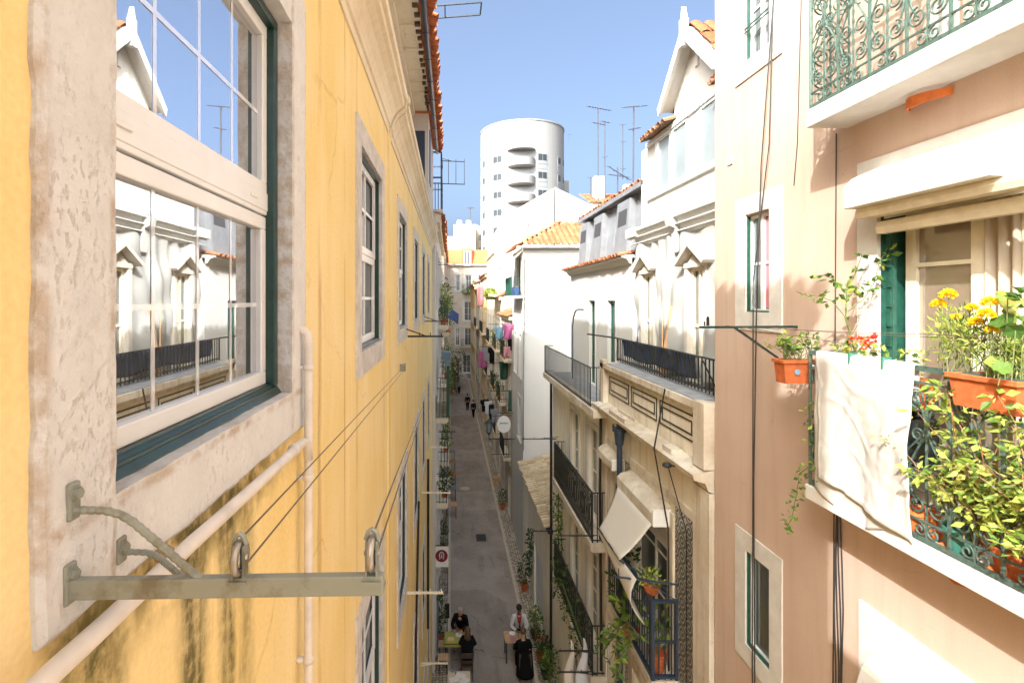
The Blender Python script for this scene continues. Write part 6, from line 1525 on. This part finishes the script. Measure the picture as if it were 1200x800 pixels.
# left table
table('cafe table with a lime cloth between the bald man and the brown haired person', .16, 17.2, .75, .62, 'wooddark')
m = MB(); z = G0 + .726
m.poly([(-.2, 16.9, z), (.5, 16.9, z), (.5, 17.48, z), (-.2, 17.48, z)]); m.poly([(-.205, 16.895, z), (.505, 16.895, z), (.51, 16.89, z - .12), (-.21, 16.89, z - .12)]); solo('tablecloth', 'lime yellow cloth on the left cafe table', 'tablecloth', m, 'limecloth', solid=.006)
plate('white plate on the lime tablecloth', .28, 17.3, G0 + .73, .12); m = MB().box(-.1, .12, 17.0, 17.2, G0 + .7305, G0 + .737); solo('napkin', 'folded yellow napkin on the lime tablecloth', 'napkin', m, 'yellowfar')
chair('chair of the bald man in black', .36, 17.95, math.pi); chair('chair under the brown haired person in dark clothes', .52, 16.4, 0)
person('bald person in a black shirt seated at the left cafe table', (.38, 17.95, G0), math.pi - .25, 'sit', 'skin', 'black', 'wood', 'hairgrey', 0, True, .14, 'table', .46)
person('brown haired person in dark clothes seated with back turned at the left cafe table', (.54, 16.4, G0), -.05, 'sit', 'skin', 'black', 'navy', 'hairbrown', 1, False, .08, 'up', .46)
table('cream cafe table covered with papers at the bottom edge', .26, 15.35, .66, .60, 'creamtable')
for k, (x, y, a) in enumerate(((.12, 15.3, .3), (.3, 15.45, -.4), (.42, 15.22, .9))):
    m = MB(); z = G0 + .722 + .004 * k; c_, s_ = math.cos(a), math.sin(a); m.prism([(x + c_ * u - s_ * v, y + s_ * u + c_ * v, z) for u, v in ((-.15, -.1), (.15, -.1), (.15, .1), (-.15, .1))], (0, 0, .003)); solo('paper_sheet', ('white paper at the left of the cream table', 'white paper lying across the middle of the cream table', 'white paper at the right corner of the cream table')[k], 'paper', m, 'paper')
m = MB().ball((.05, 15.6, G0 + .76), .05, 8, sq=(1, 1, .8)); m.tube([(.12, 15.9, G0 + .74), (.16, 15.5, G0 + .74)], .02, 6); solo('pouch', 'small grey pouch on the cream cafe table', 'pouch', m, 'grey')
for lab, y in (('far light wood stool on the left pavement', 17.25), ('near light wood stool on the left pavement', 16.6)):
    t = thing('wooden_stool', lab, 'stool', (-.24, y, GZ), 'stools on the left pavement'); part('seat', MB().box(-.41, -.07, y - .17, y + .17, GZ + .44, GZ + .47), 'woodlight', t, bevel=.008)
    for sx in (-1, 1):
        for sy in (-1, 1): part('leg', MB().bar((-.24 + sx * .13, y + sy * .13, GZ), (-.24 + sx * .13, y + sy * .13, GZ + .44), .03, .03), 'wooddark', t)
# walkers
person('person in black walking far down the road', (1.86, 56, G0), .1, 'walk', 'skin', 'black', 'black', 'hairdark', 0, False, 0, 'down')
person('second person in dark clothes walking far down beside the right pavement', (2.35, 52.5, G0), .4, 'walk', 'skin', 'navy', 'black', 'hairbrown', 0, False, 0, 'down')
person('person in a grey top walking furthest down the road', (1.1, 66, G0), .2, 'walk', 'skin', 'grey', 'navy', 'hairbrown', 0, False, 0, 'down')
# no-parking like round sign
t = thing('hanging_sign', 'square white sign with a dark red disc hung over the left pavement', 'sign', (-.3, 17, -9)); c = ay(17, 517.5, 652)
part('panel', MB().box(c.x - .23, c.x + .23, c.y, c.y + .04, c.z - .34, c.z + .34), 'signwhite', t)
part('disc', MB().tube([(c.x, c.y - .004, c.z + .03), (c.x, c.y - .0005, c.z + .03)], .205, 32), 'signred', t)
m = MB(); m.tube([(c.x + .075 * math.cos(q), c.y - .008, c.z + .05 + .105 * math.sin(q)) for q in [-.9 + 4.94 * i / 20 for i in range(21)]], .014, 4); m.tube([(c.x - .075, c.y - .008, c.z - .075), (c.x - .04, c.y - .008, c.z - .04)], .012, 4); m.tube([(c.x + .075, c.y - .008, c.z - .075), (c.x + .04, c.y - .008, c.z - .04)], .012, 4); m.tube([(c.x, c.y - .008, c.z + .09), (c.x, c.y - .008, c.z - .03)], .016, 4); part('emblem', m, 'signwhite', t)
part('bracket', MB().bar((-.55, c.y + .02, c.z + .36), (c.x + .2, c.y + .02, c.z + .36), .025, .025), 'iron', t)
# left pavement clutter
for lab, y, z0, z1, mt in (('faded blue shutter door beside the stools on the left', 17.6, GZ, GZ + 2.2, 'bluedoor'), ('faded blue door further along the left pavement', 21.5, GZ, GZ + 2.2, 'bluedoor')):
    pass
m = MB().box(-.5, -.44, 17.2, 18.6, GZ, GZ + 1.5); m.box(-.44, -.42, 17.25, 18.55, GZ + .1, GZ + .7); m.box(-.44, -.42, 17.25, 18.55, GZ + .8, GZ + 1.4); solo('wooden_shutter', 'faded blue shutter leaning on the wall of the left pavement', 'shutter', m, 'bluedoor', bevel=.01)
m = MB().box(-.2, -.04, 18.15, 18.2, GZ + .75, GZ + 1.25); m.bar((-.12, 18.17, GZ), (-.12, 18.17, GZ + .75), .03, .03); m.box(-.22, -.02, 18.07, 18.27, GZ, GZ + .03); solo('menu_stand', 'dark menu stand on the left pavement by the cafe table', 'stand', m, 'black_paint')
potplant('tall dark plant in a pot by the menu stand on the left', (-.36, 18.0, GZ), 1.5, .16, 'leafdark', 130, .14)
for lab, y in (('pale blue rail frame on the left pavement beyond the sign', 22.5), ('second pale blue rail frame further up the left pavement', 26.5)):
    t = thing('terrace_fence', lab, 'fence', (-.2, y, GZ), 'terrace rails on the left pavement'); m = MB()
    for q in (0, 1.5, 3): m.bar((-.12, y - 1.5 + q, GZ), (-.12, y - 1.5 + q, GZ + 1.1), .04, .04)
    for zz in (.3, .7, 1.1): m.bar((-.12, y - 1.5, GZ + zz), (-.12, y + 1.5, GZ + zz), .03, .03)
    part('rail', m, 'bluedoor', t)
for k, (y, mt) in enumerate(((28.5, 'woodlight'), (31, 'bluedoor'), (33.5, 'terracotta'), (36, 'wood'), (38.5, 'bluedoor'))):
    table(('orange topped table far up the left pavement', 'blue topped table far up the left pavement', 'terracotta topped table far up the left pavement', 'brown table far up the left pavement', 'furthest blue table up the left pavement')[k], .05, y, .6, .6, mt, 'tables far up the left pavement')
for lab, x, y, z, h, r, mt, pm in (('bushy plant in a terracotta pot by the end of the right pavement', 3.02, 16.3, GZ, .75, .24, 'leafdark', 'iron'), ('red flowered pot on the right pavement beside the cafe table', 3.0, 17.1, GZ, .6, .2, 'leafdark', 'terracotta'), ('leafy pot on the right pavement behind the white shirted person', 3.0, 18.2, GZ, .8, .22, 'leaf', 'iron'), ('tall leafy pot on the right pavement nearest the bottom edge', 3.02, 15.5, GZ, 1.2, .24, 'leaf', 'iron'), ('terracotta pot with a leafy plant by the annex wall', 3.05, 21.2, GZ, 1.1, .25, 'leafdark', 'terracotta'), ('small plant in a pot before the beige right house', 3.0, 29.5, GZ, .8, .25, 'leafdark', 'terracotta'),
                                   ('dark plant at the foot of the left houses', -.35, 24.5, GZ, 1.2, .22, 'leafdark', 'terracotta'), ('tall green plant at the foot of the cream left house', -.35, 30, GZ, 1.6, .25, 'leaf', 'terracotta'), ('far bushy plant at the foot of the cream left house', -.3, 42, GZ, 2.2, .4, 'leaf', 'terracotta'), ('last plant tub along the left pavement', -.2, 52, GZ, 3.0, .5, 'leafdark', 'terracotta')):
    potplant(lab, (x, y, z), h, r, mt, 140, .12, pm, .15, .3, 'pots on the pavements', flowers='redpetal' if 'red' in lab[:4] else None)
m = MB().box(2.8, 3.2, 33.5, 33.9, GZ, GZ + .35); m.box(2.78, 3.22, 33.48, 33.92, GZ + .35, GZ + .39); solo('wooden_crate', 'orange brown crate on the right pavement', 'crate', m, 'woodlight')

# ================================================================== light, sky, camera
W = bpy.data.worlds.new('World'); SC.world = W; W.use_nodes = True; nt = W.node_tree; bg = nt.nodes['Background']
sky = nt.nodes.new('ShaderNodeTexSky'); sky.sky_type = 'NISHITA'; sky.sun_disc = False
sd = Vector((1, 1.27, -1.32)).normalized()
sky.sun_elevation = math.asin(-sd.z); sky.sun_rotation = math.atan2(-sd.x, -sd.y); sky.altitude = 50; sky.air_density = .5; sky.dust_density = 10; sky.ozone_density = 1.5
mul = nt.nodes.new('ShaderNodeMix'); mul.data_type = 'RGBA'; mul.blend_type = 'MULTIPLY'; mul.inputs[0].default_value = 1; mul.inputs[7].default_value = (.94, 1.02, 1.0, 1)
nt.links.new(sky.outputs[0], mul.inputs[6]); nt.links.new(mul.outputs[2], bg.inputs[0]); bg.inputs[1].default_value = .15
L = bpy.data.lights.new('sun', 'SUN'); L.energy = 2.0; L.angle = R(.53); L.color = (1, .995, .98)
lo = bpy.data.objects.new('sun', L); COL.objects.link(lo); lo.rotation_euler = sd.to_track_quat('-Z', 'Y').to_euler()
cam = bpy.data.cameras.new('camera'); co = bpy.data.objects.new('camera', cam); COL.objects.link(co); SC.camera = co
cam.sensor_fit = 'HORIZONTAL'; cam.sensor_width = 36; cam.lens = 18; cam.shift_x = (600 - VX) / 1200; cam.shift_y = (VY - 400) / 1200; cam.clip_start = .05; cam.clip_end = 2000
co.location = (0, 0, 0); co.rotation_euler = (R(90), 0, 0)
SC.view_settings.view_transform = 'Standard'; SC.view_settings.look = 'None'; SC.view_settings.exposure = 1.95; SC.view_settings.gamma = 1
SC.render.engine = 'CYCLES'; cy = SC.cycles; cy.use_denoising = True; cy.max_bounces = 10; cy.diffuse_bounces = 6; cy.glossy_bounces = 4; cy.transmission_bounces = 4; cy.caustics_reflective = False; cy.caustics_refractive = False; cy.sample_clamp_indirect = 10
